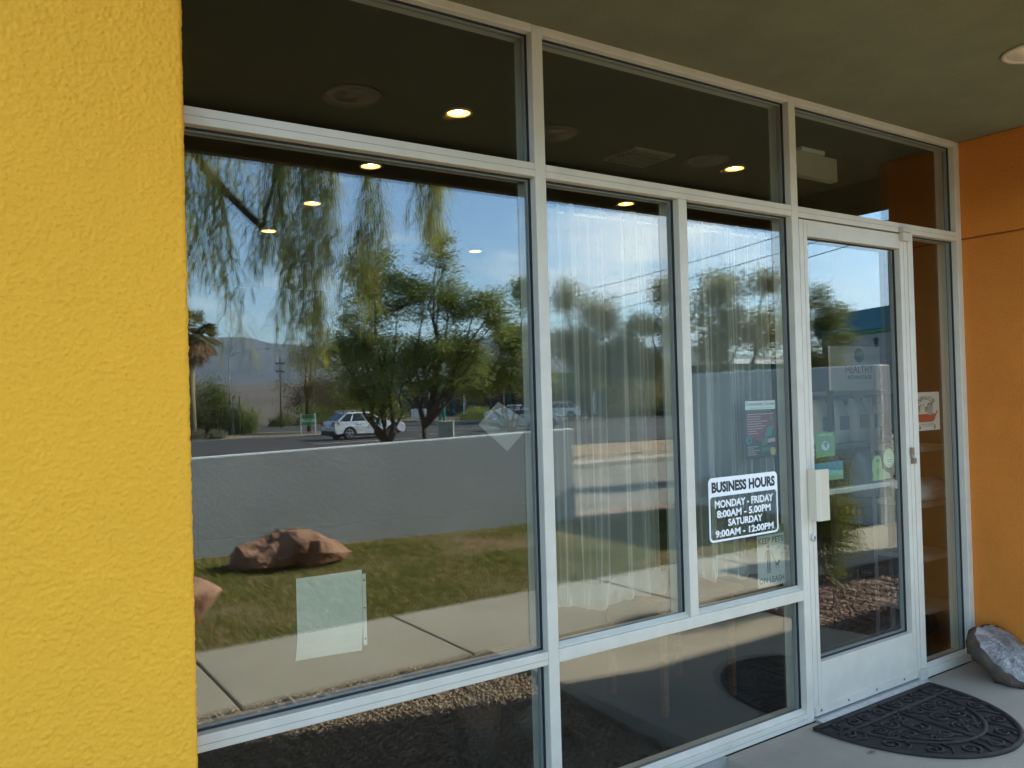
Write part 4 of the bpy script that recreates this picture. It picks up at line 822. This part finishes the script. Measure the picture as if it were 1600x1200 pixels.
bush("large dark green bush below the palm tree", (15.0,-59.3,-.75), (5.0,4.2,5.6), 81, ML4, 16000, (.16,.07))
bush("tall green bush right of the large dark one by the palm", (17.6,-58.6,-.75), (2.6,2.4,3.0), 82, ML1, 7000, (.14,.06))
ML5 = leafmat("silver_leaf", [(.20,.21,.13),(.27,.26,.17),(.15,.16,.10)])
bush("small silvery bush at the kerb, left of its twin", (12.5,-51.6,-.72), (1.5,1.2,.95), 83, ML5, 3500, (.09,.03))
bush("small silvery bush at the kerb, right of its twin", (13.7,-51.4,-.72), (1.5,1.2,.85), 84, ML5, 3500, (.09,.03))
bush("dark roadside bush near the distant utility pole", (25.6,-74.5,-.8), (2.6,2,1.7), 85, ML4, 3000, (.14,.06))
bush("roadside bush just left of the green and white sign", (28.6,-76.5,-.8), (2.6,2,1.4), 86, ML2, 3000, (.14,.06))
bush("round bush between the teal posts and the shop front", (43.2,-67.8,-.85), (4.4,3,2.2), 87, ML1, 5000, (.16,.06))
bush("yellowish bush in front of the teal shop front", (45.6,-65.2,-.85), (3.0,2.4,1.5), 88, ML3, 4000, (.14,.06))
bush("reddish low bush at the kerb before the teal shop front, left", (57.5,-57.0,-.8), (5.2,2.5,1.5), 89, leafmat("rust_leaf",[(.24,.11,.05),(.30,.16,.08),(.13,.10,.04)]), 4000, (.16,.06))
bush("broad grey green shrub seen through the left sheer curtain", (55.5,-56.5,-.85), (11,5,5.5), 95, ML2, 9000, (.24,.10))
bush("broad dark shrub under the far trees behind the silver car", (31.5,-78,-.85), (9,4,3.6), 90, ML1, 9000, (.2,.09))
bush("broad dark shrub under the far trees behind the utility cabinet", (41,-88,-.85), (12,5,5), 91, ML4, 9000, (.26,.11))
tree("tall distant street tree with a brownish crown, left of the forked tree", (21.4,-55.8,-.75), [(0,0,3.4,2.0,2.0,1.5),(-.9,.3,2.2,1.3,1.3,.9),(1.1,-.2,2.4,1.6,1.6,1.0),(.2,0,5.3,1.5,1.5,1.1),(-.5,.2,6.4,.9,.9,.8)], 111, leafmat("brown_leaf",[(0.168,0.123,0.049),(0.224,0.168,0.067),(0.123,0.112,0.041)]), .14, .4, 110, 80, (.16,.05), "trees along the far street", "street_tree", .36)
tree("distant street tree behind the silver car's bonnet", (23.0,-53.2,-.75), [(0,0,3.0,1.8,1.8,1.2),(-1,.3,2.1,1.3,1.3,.8),(1.2,-.2,2.4,1.5,1.5,1.0),(.2,0,4.4,1.3,1.3,1.0)], 112, leafmat("brown_leaf_dark",[(0.147,0.117,0.045),(0.192,0.158,0.058),(0.112,0.108,0.041)]), .14, .4, 110, 80, (.16,.05), "trees along the far street", "street_tree", .36)
tree("street tree in front of the teal shop front, nearest the mullion", (49.5,-58.0,-.75), [(0,0,3.8,2.2,2.2,1.3),(-1.5,.8,3.4,1.6,1.6,1.0),(1.5,-.9,3.6,1.6,1.6,1.0)], 113, ML1, .15, .5, 100, 80, (.2,.07), "trees along the far street", "street_tree", .4)
def palm():
    r = np.random.default_rng(77); pr_ = random.Random(77); c = np.array([12.6,-52.6,6.0]); root = thing("palm_tree", "fan palm with a skirt of dead brown fronds at the left edge", "tree", (12.6,-52.6,-.75))
    MB().tube([(12.6,-52.6,-1),(12.57,-52.6,2),(12.6,-52.6,5.7)], [.32,.26,.24], 12).build("trunk", M_BARKL, root, smooth=True)
    def fronds(name, n, el0, el1, L, mat, droop):
        Vs = []; Fs = []
        for _ in range(n):
            a = r.uniform(0,6.28); el = r.uniform(el0, el1); d = np.array([math.cos(a)*math.cos(el), math.sin(a)*math.cos(el), math.sin(el)]); st = c+d*.2; hub = st+d*L*r.uniform(.45,.6)
            sd = np.cross(d, [0,0,1.]); sd /= np.linalg.norm(sd)+1e-6; upv = np.cross(sd, d)
            for k in range(26):
                th = (k/25-.5)*3.6; dl = d*math.cos(th)+sd*math.sin(th)+upv*r.normal(0,.12); e = hub+dl*L*.55*r.uniform(.8,1.1); e[2] -= droop*L*(.25+.2*abs(math.sin(th))); w = .022; m = (hub+e)/2; m[2] += .05*L
                o = sum(map(len, Vs)); q = np.cross(dl, upv)*w; Vs.append(np.array([hub-q*.3, hub+q*.3, m+q, e, m-q])); Fs.append([o,o+1,o+2,o+3,o+4])
            o = sum(map(len, Vs)); Vs.append(np.array([st-sd*.02, st+sd*.02, hub+sd*.015, hub-sd*.015, hub-sd*.015])); Fs.append([o,o+1,o+2,o+3,o+4])
        mesh_obj(name, np.concatenate(Vs), np.array(Fs), mat, root)
    fronds("crown", 46, -.35, 1.3, 1.7, leafmat("palm_leaf",[(0.210,0.200,0.084),(0.294,0.263,0.126),(0.157,0.157,0.063)], .25), .5)
    fronds("dead_fronds", 40, -1.45, -.5, 1.6, leafmat("dead_palm",[(.26,.17,.09),(.32,.22,.12),(.19,.12,.065)], .2), 1.0)
palm()
# ------------------------------------------------------------------ vehicles
M_TYRE = pm("tyre", (.022,.022,.022), None, rough=.8); M_RIM = pm("alloy", (.55,.55,.56), None, rough=.3, metal=.8)
M_CGL = pm("car_glass", (.015,.017,.018), None, rough=.06, spec=.8); M_TRIMB = pm("car_trim", (.025,.025,.026), None, rough=.6)
M_TAIL = pm("tail_lens", (.42,.02,.03), None, rough=.15); M_HEAD = pm("head_lens", (.75,.76,.78), None, rough=.08, spec=.8)
def car(label, loc, rz, paint, suv=True, detail=True, group=None):
    root = thing("parked_car", label, "car", loc, group)
    L = 4.75; W_ = 1.84; H = 1.62 if suv else 1.42; wb = 2.82; wr = .36; xr, xf = -1.42, 1.42
    up_ = (H-1.68)
    body = [(-2.34,.42),(-2.37,.62),(-2.36,.92),(-2.28,1.06),(-1.0,1.06),(.80,1.06),(1.0,1.05),(1.7,1.00),(2.15,.90),(2.33,.76),(2.37,.55),(2.33,.40)]
    def arch(cx, r=.43): return [(cx+r*math.cos(R(a)), .33+r*math.sin(R(a))*1.0) for a in range(10, 171, 20)]
    low = [(2.2,.27)] + [(x, z) for x, z in arch(xf)] + [(xf-.5,.25),(xr+.5,.25)] + [(x, z) for x, z in arch(xr)] + [(-2.2,.32)]
    poly = body+low
    def shell(mb, poly, half, mi=0, inset=0.0):
        # three cross sections so that the sides bulge and tuck in
        n = len(poly); vs = []
        ys_ = [(-1,.88),(-.97,.965),(-.6,1.0),(.6,1.0),(.97,.965),(1,.88)]
        cx = 0; 
        for yy, k in ys_:
            for x, z in poly:
                tuck = 1-.045*max(0, (z-.75))/.35-.02*max(0,(.5-z))
                vs.append((x*(1-(1-k)*.16), half*yy*tuck, .33+(z-.33)*(1-(1-k)*.06) if z > .9 else z))
        fs = [(i*n+j, i*n+(j+1)%n, (i+1)*n+(j+1)%n, (i+1)*n+j) for i in range(len(ys_)-1) for j in range(n)]+[tuple(range(n-1,-1,-1)), tuple(range((len(ys_)-1)*n, len(ys_)*n))]
        mb.add(vs, fs, mi)
    Mx = Matrix.Translation(loc) @ Matrix.Rotation(rz, 4, 'Z')
    def fin(mb, name, mats, parent, **kw):
        mb.v = [tuple(Mx @ Vector(p)) for p in mb.v]; return mb.build(name, mats, parent, **kw)
    b = MB(); shell(b, poly, W_/2); bd = fin(b, "body", paint, root, bevel=.03)
    # greenhouse: roof and pillars painted, glass inset panels
    zt = H; zb = 1.045; xb0, xb1, xt0, xt1 = (-2.22, 1.05, -1.42, .02) if suv else (-1.75, .98, -1.05, .22)
    wbm, wt = W_/2-.06, W_/2-.27
    V = [(xb0,-wbm,zb),(xb1,-wbm,zb),(xb1,wbm,zb),(xb0,wbm,zb),(xt0,-wt,zt-.03),(xt1,-wt,zt-.03),(xt1,wt,zt-.03),(xt0,wt,zt-.03)]
    g = MB(); g.add(V, [(0,3,2,1),(4,5,6,7),(0,1,5,4),(1,2,6,5),(2,3,7,6),(3,0,4,7)]); fin(g, "roof", paint, root, bevel=.09)
    def lerp(a, b, t): return tuple(np.array(a)*(1-t)+np.array(b)*t)
    def quad(a, b, c, d, u0, u1, v0, v1, off, nrm):
        P = []
        for u, v in ((u0,v0),(u1,v0),(u1,v1),(u0,v1)):
            p = np.array(lerp(lerp(a,b,u), lerp(d,c,u), v)); P.append(tuple(p+np.array(nrm)*off))
        return P
    gl = MB()
    for s, (a, b_, c, d) in ((-1,(V[0],V[1],V[5],V[4])), (1,(V[3],V[2],V[6],V[7]))):
        for u0, u1 in ((.05,.26),(.30,.58),(.61,.90)):
            gl.add(quad(a,b_,c,d,u0,u1,.06,.86,.012,(0,s,.25)), [(0,1,2,3) if s < 0 else (3,2,1,0)])
    gl.add(quad(V[3],V[0],V[4],V[7],.07,.93,.12,.88,.012,(-1,0,.4)), [(3,2,1,0)]); gl.add(quad(V[1],V[2],V[6],V[5],.06,.94,.06,.92,.014,(1,0,.6)), [(0,1,2,3)])
    fin(gl, "window", M_CGL, root)
    for s in (-1, 1):
        for x in (xr, xf):
            w = MB(); w.lathe([(.0001,-.10),(.25,-.10),(.345,-.085),(.36,-.05),(.36,.05),(.345,.085),(.25,.10)], (x, s*(W_/2-.115), .36), 24, 'y', 0)
            wo = fin(w, "wheel", M_TYRE, root, smooth=False)
            if detail:
                q = MB(); y = s*(W_/2-.115)+s*.088
                q.lathe([(.255,0),(.255,s*.02),(.225,s*.022),(.225,s*-.02)], (x,y,.36), 24, 'y')
                q.lathe([(.06,s*.02),(.0001,s*.025)], (x,y,.36), 12, 'y')
                for k in range(5):
                    a = 2*math.pi*k/5+.3; dx_, dz_ = math.cos(a), math.sin(a); nx_, nz_ = -dz_, dx_
                    q.add([(x+dx_*.04+nx_*.03*e, y+s*.018, .36+dz_*.04+nz_*.03*e) for e in (-1,1)]+[(x+dx_*.235+nx_*.042*e, y+s*.014, .36+dz_*.235+nz_*.042*e) for e in (1,-1)], [(0,1,2,3)])
                fin(q, "rim", M_RIM, wo)
    tr = MB(); tr.box(-2.37,2.30,-W_/2-.004,W_/2+.004,.235,.40); 
    t2 = MB(); t2.box(xr+.5,xf-.5,-W_/2-.012,W_/2+.012,.22,.335).box(-2.40,-2.15,-W_/2+.06,W_/2-.06,.30,.52).box(2.15,2.395,-W_/2+.10,W_/2-.10,.28,.44).box(-2.0,2.0,-.75,.75,.2,.42)
    fin(t2, "lower_trim", M_TRIMB, root, bevel=.02)
    for s in (-1, 1):
        fin(MB().add([(-2.395,s*.60,.80),(-2.38,s*(W_/2-.03),.80),(-2.05,s*(W_/2+.006),.90),(-2.14,s*(W_/2-.005),1.06),(-2.36,s*(W_/2-.12),1.06),(-2.385,s*.58,1.04)], [(0,1,2,3,4,5) if s < 0 else (5,4,3,2,1,0)]), "tail_light", M_TAIL, root)
        fin(MB().add([(2.39,s*.52,.70),(2.31,s*(W_/2-.10),.72),(1.95,s*(W_/2-.012),.86),(1.92,s*(W_/2-.06),.955),(2.25,s*.60,.86)], [(0,1,2,3,4) if s > 0 else (4,3,2,1,0)]), "headlight", M_HEAD, root)
        if detail:
            fin(MB().box(.78,.98,min(s*(W_/2-.02),s*(W_/2+.16)),max(s*(W_/2-.02),s*(W_/2+.16)),1.03,1.17), "side_mirror", paint, root, bevel=.03)
            for x in (-.95,.0,.95): fin(MB().box(x-.004,x+.004,min(s*(W_/2-.02),s*(W_/2+.003)),max(s*(W_/2-.02),s*(W_/2+.003)),.42,1.03), "door_seam", M_TRIMB, root)
            for x in (-.80,.15): fin(MB().box(x,x+.2,min(s*(W_/2-.02),s*(W_/2+.025)),max(s*(W_/2-.02),s*(W_/2+.025)),.88,.915), "door_handle", paint, root, bevel=.008)
    if detail: 
        fin(MB().box(-2.385,-2.36,-.26,.26,.72,.84), "licence_plate", M_PAPER, root)
        for s in (-1,1): fin(MB().tube([(-1.6,s*.60,H-.02),(-1.5,s*.60,H+.05),(.05,s*.60,H+.05),(.15,s*.60,H-.02)], .018, 6), "roof_rail", M_RIM, root)
    return root
P_SIL = pm("silver_paint", (.60,.63,.66), None, rough=.22, metal=.15, spec=.6); P_WHT = pm("white_car_paint", (.78,.78,.77), None, rough=.2, spec=.6)
P_BLU = pm("grey_blue_paint", (.30,.34,.40), None, rough=.22, metal=.2, spec=.6)
car("silver white sport utility car parked at the kerb, seen from behind", (20.55,-44.1,-.82), R(-4), P_SIL, True, True)
car("grey blue car on the road behind the set square grey card", (32.4,-44.0,-.82), R(8), P_BLU, False, True)
car("white car parked before the teal shop front, left of its neighbour", (43.2,-62.2,-.82), R(215), P_WHT, False, True)
car("white car parked before the teal shop front, right of its neighbour", (46.4,-59.4,-.82), R(215), P_WHT, True, True)
# ------------------------------------------------------------------ signs, posts, cabinet, poles, wires
def sale_sign():
    root = thing("roadside_sign", "green and white board sign on two white posts at the kerb", "sign", (19.45,-50.6,-.72)); d = Vector((.55,.83,0)).normalized(); d = Vector((.86,.5,0)).normalized()
    c = Vector((19.45,-50.6,0)); n = Vector((-d.y,d.x,0)); 
    for s in (-1, 1): MB().obox(c+d*s*.46, d, .075, .075, -.75, .70).build("post", M_WHITE, root)
    MB().obox(c, d, .845, .03, -.10, .62).build("panel", M_PAPER, root)
    gm = pm("sign_lime", (.14,.40,.05), None, rough=.6); f_ = MB()
    for z0, z1 in ((.33,.60),(-.085,.13)): f_.obox(c+n*.019, d, .835, .008, z0, z1)
    f_.build("green_band", gm, root); k = MB()
    for z, w in ((.50,.5),(.42,.6),(.26,.6),(.19,.45),(.05,.62),(-.03,.4)): k.obox(c+n*.025, d, w, .004, z, z+.035)
    k.build("lettering", pm("sign_text", (.10,.16,.08), None), root)
sale_sign()
def teal_posts():
    root = thing("street_sign", "pair of teal posts with a small white panel beside the far kerb", "sign", (40.2,-70.2,-.8)); tm = pm("teal_paint", (.03,.26,.20), None, rough=.5)
    for dx_ in (0, .42): MB().tube([(40.2+dx_,-70.2+dx_*.3,-.9),(40.2+dx_,-70.2+dx_*.3,1.35)], .13, 10).build("post", tm, root)
    MB().obox((38.4,-71.2), (.8,.5), 1.5, .12, -.45, .45).build("panel", M_PAPER, root); MB().obox((38.4,-71.2), (.8,.5), .14, .10, -.9, -.45).build("panel_leg", M_RACK, root)
teal_posts()
def cabinet():
    root = thing("utility_cabinet", "beige metal utility cabinet behind the garden wall", "cabinet", (21.7,-36.1,-.72)); m = pm("cabinet_beige", (.40,.38,.27), (.36,.34,.24), 2, .5)
    d = Vector((.8,.55,0)); MB().obox((21.7,-36.1), d, .78, .7, -.78, .18).build("case", m, root, bevel=.02); MB().obox((21.7,-36.1), d, .84, .76, .181, .225).build("lid", m, root, bevel=.01)
    n = Vector((-.566,.824,0)); MB().obox(Vector((21.7,-36.1,0))+n*.355+d.normalized()*.2, d, .05, .03, -.3,-.15).build("latch", M_TRIMB, root)
cabinet()
M_POLE = pm("wood_pole", (.16,.11,.075), (.11,.08,.055), 6, .9); M_STEEL = pm("pole_steel", (.16,.165,.165), None, rough=.5, metal=.5)
def lamp_post():
    root = thing("street_lamp", "thin steel street lamp with a long curved arm before the hills", "street lamp", (15.95,-56.2,-.75))
    MB().tube([(15.95,-56.2,-.8),(15.95,-56.2,4.75)], [.05,.03], 10).build("pole", M_STEEL, root, smooth=True)
    MB().tube([(15.95,-56.2,4.7),(16.4,-56.0,4.95),(17.2,-55.6,5.15),(18.1,-55.1,5.22)], [.020,.018,.015,.013], 8).build("arm", M_STEEL, root, smooth=True)
    MB().obox((18.3,-55.0), (.87,.48), .35, .12, 5.18, 5.24).build("lamp_head", M_STEEL, root, bevel=.02)
    for dx_ in (.5, .95): MB().tube([(15.95+dx_,-57.2,-.8),(15.95+dx_,-57.2,2.0)], .035, 6).build("bollard_pipe", M_STEEL, root)
lamp_post()
def upole(label, loc, h, arms, r_=.15):
    x, y, z = loc; root = thing("utility_pole", label, "utility pole", loc, None); MB().tube([(x,y,z-.3),(x,y,z+h)], [r_,r_*.7], 10).build("pole", M_POLE, root, smooth=True)
    for ah, d, l in arms:
        d = Vector(d).normalized(); MB().obox((x,y), d, l, .10, z+ah, z+ah+.12).build("crossarm", M_POLE, root)
        q = MB()
        for k in (-.46,-.2,.2,.46): q.lathe([(.03,.0),(.05,.05),(.04,.13),(.0001,.15)], (x+d.x*l*k, y+d.y*l*k, z+ah+.12), 8)
        q.build("insulators", M_RACK, root)
        MB().tube([(x+d.x*l*.28,y+d.y*l*.28,z+ah),(x,y,z+ah-.55)], .02, 5).tube([(x-d.x*l*.28,y-d.y*l*.28,z+ah),(x,y,z+ah-.55)], .02, 5).build("brace", M_STEEL, root)
upole("tall wooden utility pole at the right edge of the door's reflection", (28.55,-14.35,-.35), 9.4, [(8.2,(.8,-.6),2.2),(7.0,(.8,-.6),1.6)])
upole("wooden utility pole among the far trees carrying the wires", (41.2,-60.4,-.85), 10.6, [(9.8,(.8,.6),2.2)], .12)
upole("distant thin utility pole against the hills left of the weeping branches", (23.8,-69.0,-.8), 6.2, [(5.6,(.9,.4),.8),(4.9,(.9,.4),.7)], .075)
for i, (a, b, w) in enumerate((((28.34,-14.55,8.17),(41.05,-60.24,9.5),"topmost"),((28.33,-14.57,7.52),(41.04,-60.27,8.3),"middle"),((28.33,-14.58,7.02),(41.03,-60.3,7.3),"lowest"))):
    e = (Vector(a)-Vector(b)); a2 = Vector(a)+e.normalized()*26+Vector((0,0,.6)); k = MB().tube(bez(b, a, -.45, 16), .018, 5).tube(bez(a, a2, -.25, 8), .018, 5)
    tag(k.build("power_line", M_TRIMB), "thin overhead power line across the sky, %s of the three" % w, "power line", "overhead power lines")
# ------------------------------------------------------------------ far buildings
def shop():
    a = Vector((52.0,-103.9,0)); b_ = Vector((72.0,-60.5,0)); 
    a = Vector((55.9,-113.9,0)); b_ = Vector((62.6,-58.0,0)); d = (b_-a).normalized(); n = Vector((-d.y,d.x,0)); n = n if n.x < 0 else -n; L = (b_-a).length; c = (a+b_)/2
    root = thing("shop_building", "long low teal shop building with a white roof edge behind the trees", "building", (c.x,c.y,-.85)); tm = pm("teal_wall", (.05,.13,.125), (.04,.105,.10), .5, .8)
    MB().obox(c-n*6, d, L+10, 12, -.9, 4.05).build("wall", tm, root); MB().obox(c-n*5.6, d, L+10.6, 13.6, 4.05, 4.50).build("roof_edge", M_WHITE, root)
    MB().obox(c+n*1.0, d, L+10.2, .3, 2.75, 3.3).build("fascia", pm("teal_fascia",(.03,.19,.16),None), root); MB().obox(c+n*.5, d, L+10, 1.2, 3.3, 3.45).build("walkway_roof", tm, root)
    k = int(L/4)
    for i in range(k):
        p = a+d*(2+i*4); w_ = MB().obox(p+n*.03, d, 3.0, .10, -.55, 2.3).build("shop_window", M_CGL, root)
        if i % 2 == 0: MB().obox(p+n*1.0+d*1.9, d, .3, .3, -.9, 2.75).build("column", M_WHITE, root)
        if i % 3 == 1: MB().obox(p+n*1.17, d, 2.2, .05, 2.85, 3.22).build("shop_sign", pm("shop_sign_pale",(.45,.55,.58),None), root)
shop()
def blue_building():
    a = Vector((38.3,-24.9,0)); b_ = Vector((32.2,-9.9,0)); d = (b_-a).normalized(); n = Vector((-d.y,d.x,0)); n = n if n.x < 0 else -n; L = (b_-a).length; c = (a+b_)/2
    root = thing("warehouse", "building with a blue metal parapet and green stripe reflected in the door", "building", (c.x,c.y,-.6)); wm = pm("pale_wall", (.42,.43,.43), (.37,.38,.385), .6, .85)
    MB().obox(c-n*7, d, L, 14, -.9, 4.02).build("wall", wm, root); MB().obox(c-n*7, d, L+.5, 14.5, 4.20, 5.18).build("parapet", pm("blue_metal",(.03,.20,.30),(.025,.17,.26),.5,.5,.3,3,.02,stretch=(1,1,.1)), root)
    MB().obox(c-n*7, d, L+.3, 14.3, 4.02, 4.20).build("stripe", pm("green_trim",(.04,.25,.16),None), root)
    e = MB(); cc = a.lerp(b_, .28)+n*.03; z = 3.55
    def dsc(u, v, r): e.add([tuple(cc+d*(u+r*math.cos(t*.5236))+Vector((0,0,z+v+r*1.15*math.sin(t*.5236)))) for t in range(12)], [tuple(range(12))])
    dsc(0,0,.13); [dsc(u,v,.055) for u, v in ((-.16,.12),(-.06,.20),(.06,.20),(.16,.12))]; e.add([tuple(cc+d*u+Vector((0,0,z+v))) for u, v in ((-.04,-.1),(.04,-.1),(.03,-.36),(-.03,-.36))], [(0,1,2,3)])
    e.build("emblem", M_INK, root)
    MB().obox(a.lerp(b_,.3)+n*.04, d, 4.5, .08, 2.9, 3.0).build("ledge", M_RACK, root); MB().obox(a.lerp(b_,.72)+n*.04, d, 2.6, .08, -.8, 1.8).build("roller_door", M_RACK, root)
blue_building()
# ------------------------------------------------------------------ door mat and stone slab on the pad
def door_mat():
    root = thing("door_mat", "black rubber half round door mat with scroll pattern", "mat", (3.5,-.35,0)); cx, y0, a, b = 3.5, -.062, .455, .60
    def half(k, n=48): return [(cx-a*k*math.cos(math.pi*i/n), y0-b*k*math.sin(math.pi*i/n)**.93-(1-k)*.05) for i in range(n+1)]
    MB().prism(half(1.0)[::-1], .0012, .0045).build("base", pm("mat_base",(.018,.017,.016),None,rough=.75), root)
    t = MB(); rz = .0078; 
    def ridge(P, r_=.0095): t.tube([(p[0],p[1],rz) for p in P], r_, 6, flat=.75)
    P = half(.985); ridge(P+[P[0]], .0125); P = half(.74); ridge(P, .0105)
    for yy in (-.165,): ridge([(cx-a*.93,yy),(cx+a*.93,yy)], .0105)
    ridge([(cx,y0),(cx,y0-b*.97)], .0105); ridge([(cx-a*.97,y0-.004),(cx+a*.97,y0-.004)], .012)
    def spiral(x, y, r_, a0, s, turns=1.35):
        n = 20; ridge([(x+r_*(1-.80*i/n)*math.cos(a0+s*i/n*turns*6.28), y+r_*(1-.80*i/n)*math.sin(a0+s*i/n*turns*6.28)) for i in range(n+1)], .0066)
    for i in range(9):
        th = math.pi*(i+.5)/9; k = .865; x = cx-a*k*math.cos(th); y = y0-b*k*math.sin(th)**.93-.006
        if y < y0-.07: spiral(x, y, .043, th*1+(i%2)*3.1, 1 if i % 2 else -1); ridge([(cx-a*.76*math.cos(th+.17), y0-b*.76*math.sin(th+.17)), (cx-a*.86*math.cos(th+.20), y0-b*.86*math.sin(th+.20)), (cx-a*.97*math.cos(th+.13), y0-b*.97*math.sin(th+.13))], .006)
    for s in (-1, 1):
        for x in (.075,.165,.255,.34): spiral(cx+s*x, -.115, .036, x*30, s)
        for x, y, r_ in ((.075,-.215,.040),(.165,-.225,.045),(.245,-.235,.036),(.085,-.315,.048),(.185,-.33,.045),(.07,-.415,.040),(.14,-.425,.032),(.25,-.305,.028)): spiral(cx+s*x, y, r_, x*40+y*30, s if r_ > .04 else -s)
        ridge([(cx+s*.02,-.18),(cx+s*.12,-.27),(cx+s*.13,-.37),(cx+s*.03,-.47)], .0065); ridge([(cx+s*.21,-.18),(cx+s*.235,-.27),(cx+s*.19,-.40),(cx+s*.10,-.47)], .006)
    t.build("scrollwork", M_RUBBER, root, smooth=True)
door_mat()
def slab_stone():
    # split agate slab leaning against the orange wall: oval crystalline face, dark rind
    root = thing("stone_slab", "split grey crystal stone with dark rim leaning against the orange wall", "rock", (4.36,-.28,0))
    r = np.random.default_rng(9); n = 44; base = np.array([4.235,-.335,.004]); topd = np.array([4.505,-.11,.0]) 
    u = np.array([-.005,-.24,-.18]); u /= np.linalg.norm(u); w = np.array([.95,.12,.20]); w -= u*w.dot(u); w /= np.linalg.norm(w); nr = np.cross(u, w); O = np.array([4.195,-.25,.115])+w*.145
    rad = []
    for i in range(n):
        a = 2*math.pi*i/n; rad.append(np.array([.185*math.copysign(abs(math.cos(a))**.8, math.cos(a)), .150*math.copysign(abs(math.sin(a))**.75, math.sin(a))])*(1+r.normal(0,.022)))
    rings = [(0.0001,.010,1),(.30,.012,1),(.60,.010,1),(.82,.006,1),(.94,.0,1),(1.0,-.010,0),(1.04,-.035,0),(1.0,-.070,0),(.90,-.090,0),(.4,-.10,0),(.0001,-.10,0)]
    V = []; F = []; mi = []
    for k, h, m in rings:
        for i in range(n):
            p = O+(u*rad[i][0]+w*rad[i][1])*k+nr*(h+r.normal(0,.004 if m else .007)*(k > .01)); V.append(p)
    for j in range(len(rings)-1):
        for i in range(n): F.append((j*n+i, j*n+(i+1)%n, (j+1)*n+(i+1)%n, (j+1)*n+i))
    V = np.array(V); V[:,2] = np.maximum(V[:,2], .001); V[:,0] = np.minimum(V[:,0], 4.508)
    m1, t, b = newmat("agate_face"); v = coords(t); vo = t.nodes.new("ShaderNodeTexVoronoi"); vo.inputs["Scale"].default_value = 70; t.links.new(v, vo.inputs["Vector"])
    t.links.new(ramp(t, noise(t, v, 9, 8, .65), [(.30,(.09,.08,.07)),(.48,(.20,.185,.165)),(.62,(.37,.345,.30)),(.75,(.15,.13,.11))]), b.inputs["Base Color"]); b.inputs["Roughness"].default_value = .28; b.inputs["Specular IOR Level"].default_value = .7
    bn = t.nodes.new("ShaderNodeBump"); bn.inputs["Strength"].default_value = .8; bn.inputs["Distance"].default_value = .006; t.links.new(vo.outputs["Distance"], bn.inputs["Height"]); t.links.new(bn.outputs[0], b.inputs["Normal"])
    nf = 4*n
    mesh_obj("crystal_face", V[:5*n], F[:nf], m1, root, smooth=True)
    Vr = V[4*n:]; Fr = [tuple(i-4*n for i in f) for f in F[nf:]]
    mesh_obj("rind", Vr, Fr, pm("agate_rind",(.055,.042,.034),(.12,.08,.05),12,.8,.8,70,.01), root, smooth=True)
slab_stone()
lf = MB(); lf.add([(3.02,-.335,.004),(3.045,-.350,.010),(3.06,-.342,.005),(3.035,-.328,.012)], [(0,1,2,3)]); tag(lf.build("fallen_leaf", pm("dry_leaf",(.10,.07,.05),None)), "tiny dry leaf lying on the concrete left of the door mat", "leaf")

# ------------------------------------------------------------------ air
hz = MB().box(-3100, 6600, -6600, 3100, -3, 490).build("haze", newmat("x")[0], loc=(0,0,0)); hz["kind"] = "stuff"
m = bpy.data.materials.new("haze_air"); m.use_nodes = True; t = m.node_tree; t.nodes.remove(t.nodes["Principled BSDF"])
pv = t.nodes.new("ShaderNodeVolumePrincipled"); pv.inputs["Color"].default_value = (.55,.75,1,1); pv.inputs["Density"].default_value = HAZE; pv.inputs["Anisotropy"].default_value = .2
t.links.new(pv.outputs[0], t.nodes["Material Output"].inputs["Volume"]); hz.data.materials.clear(); hz.data.materials.append(m)
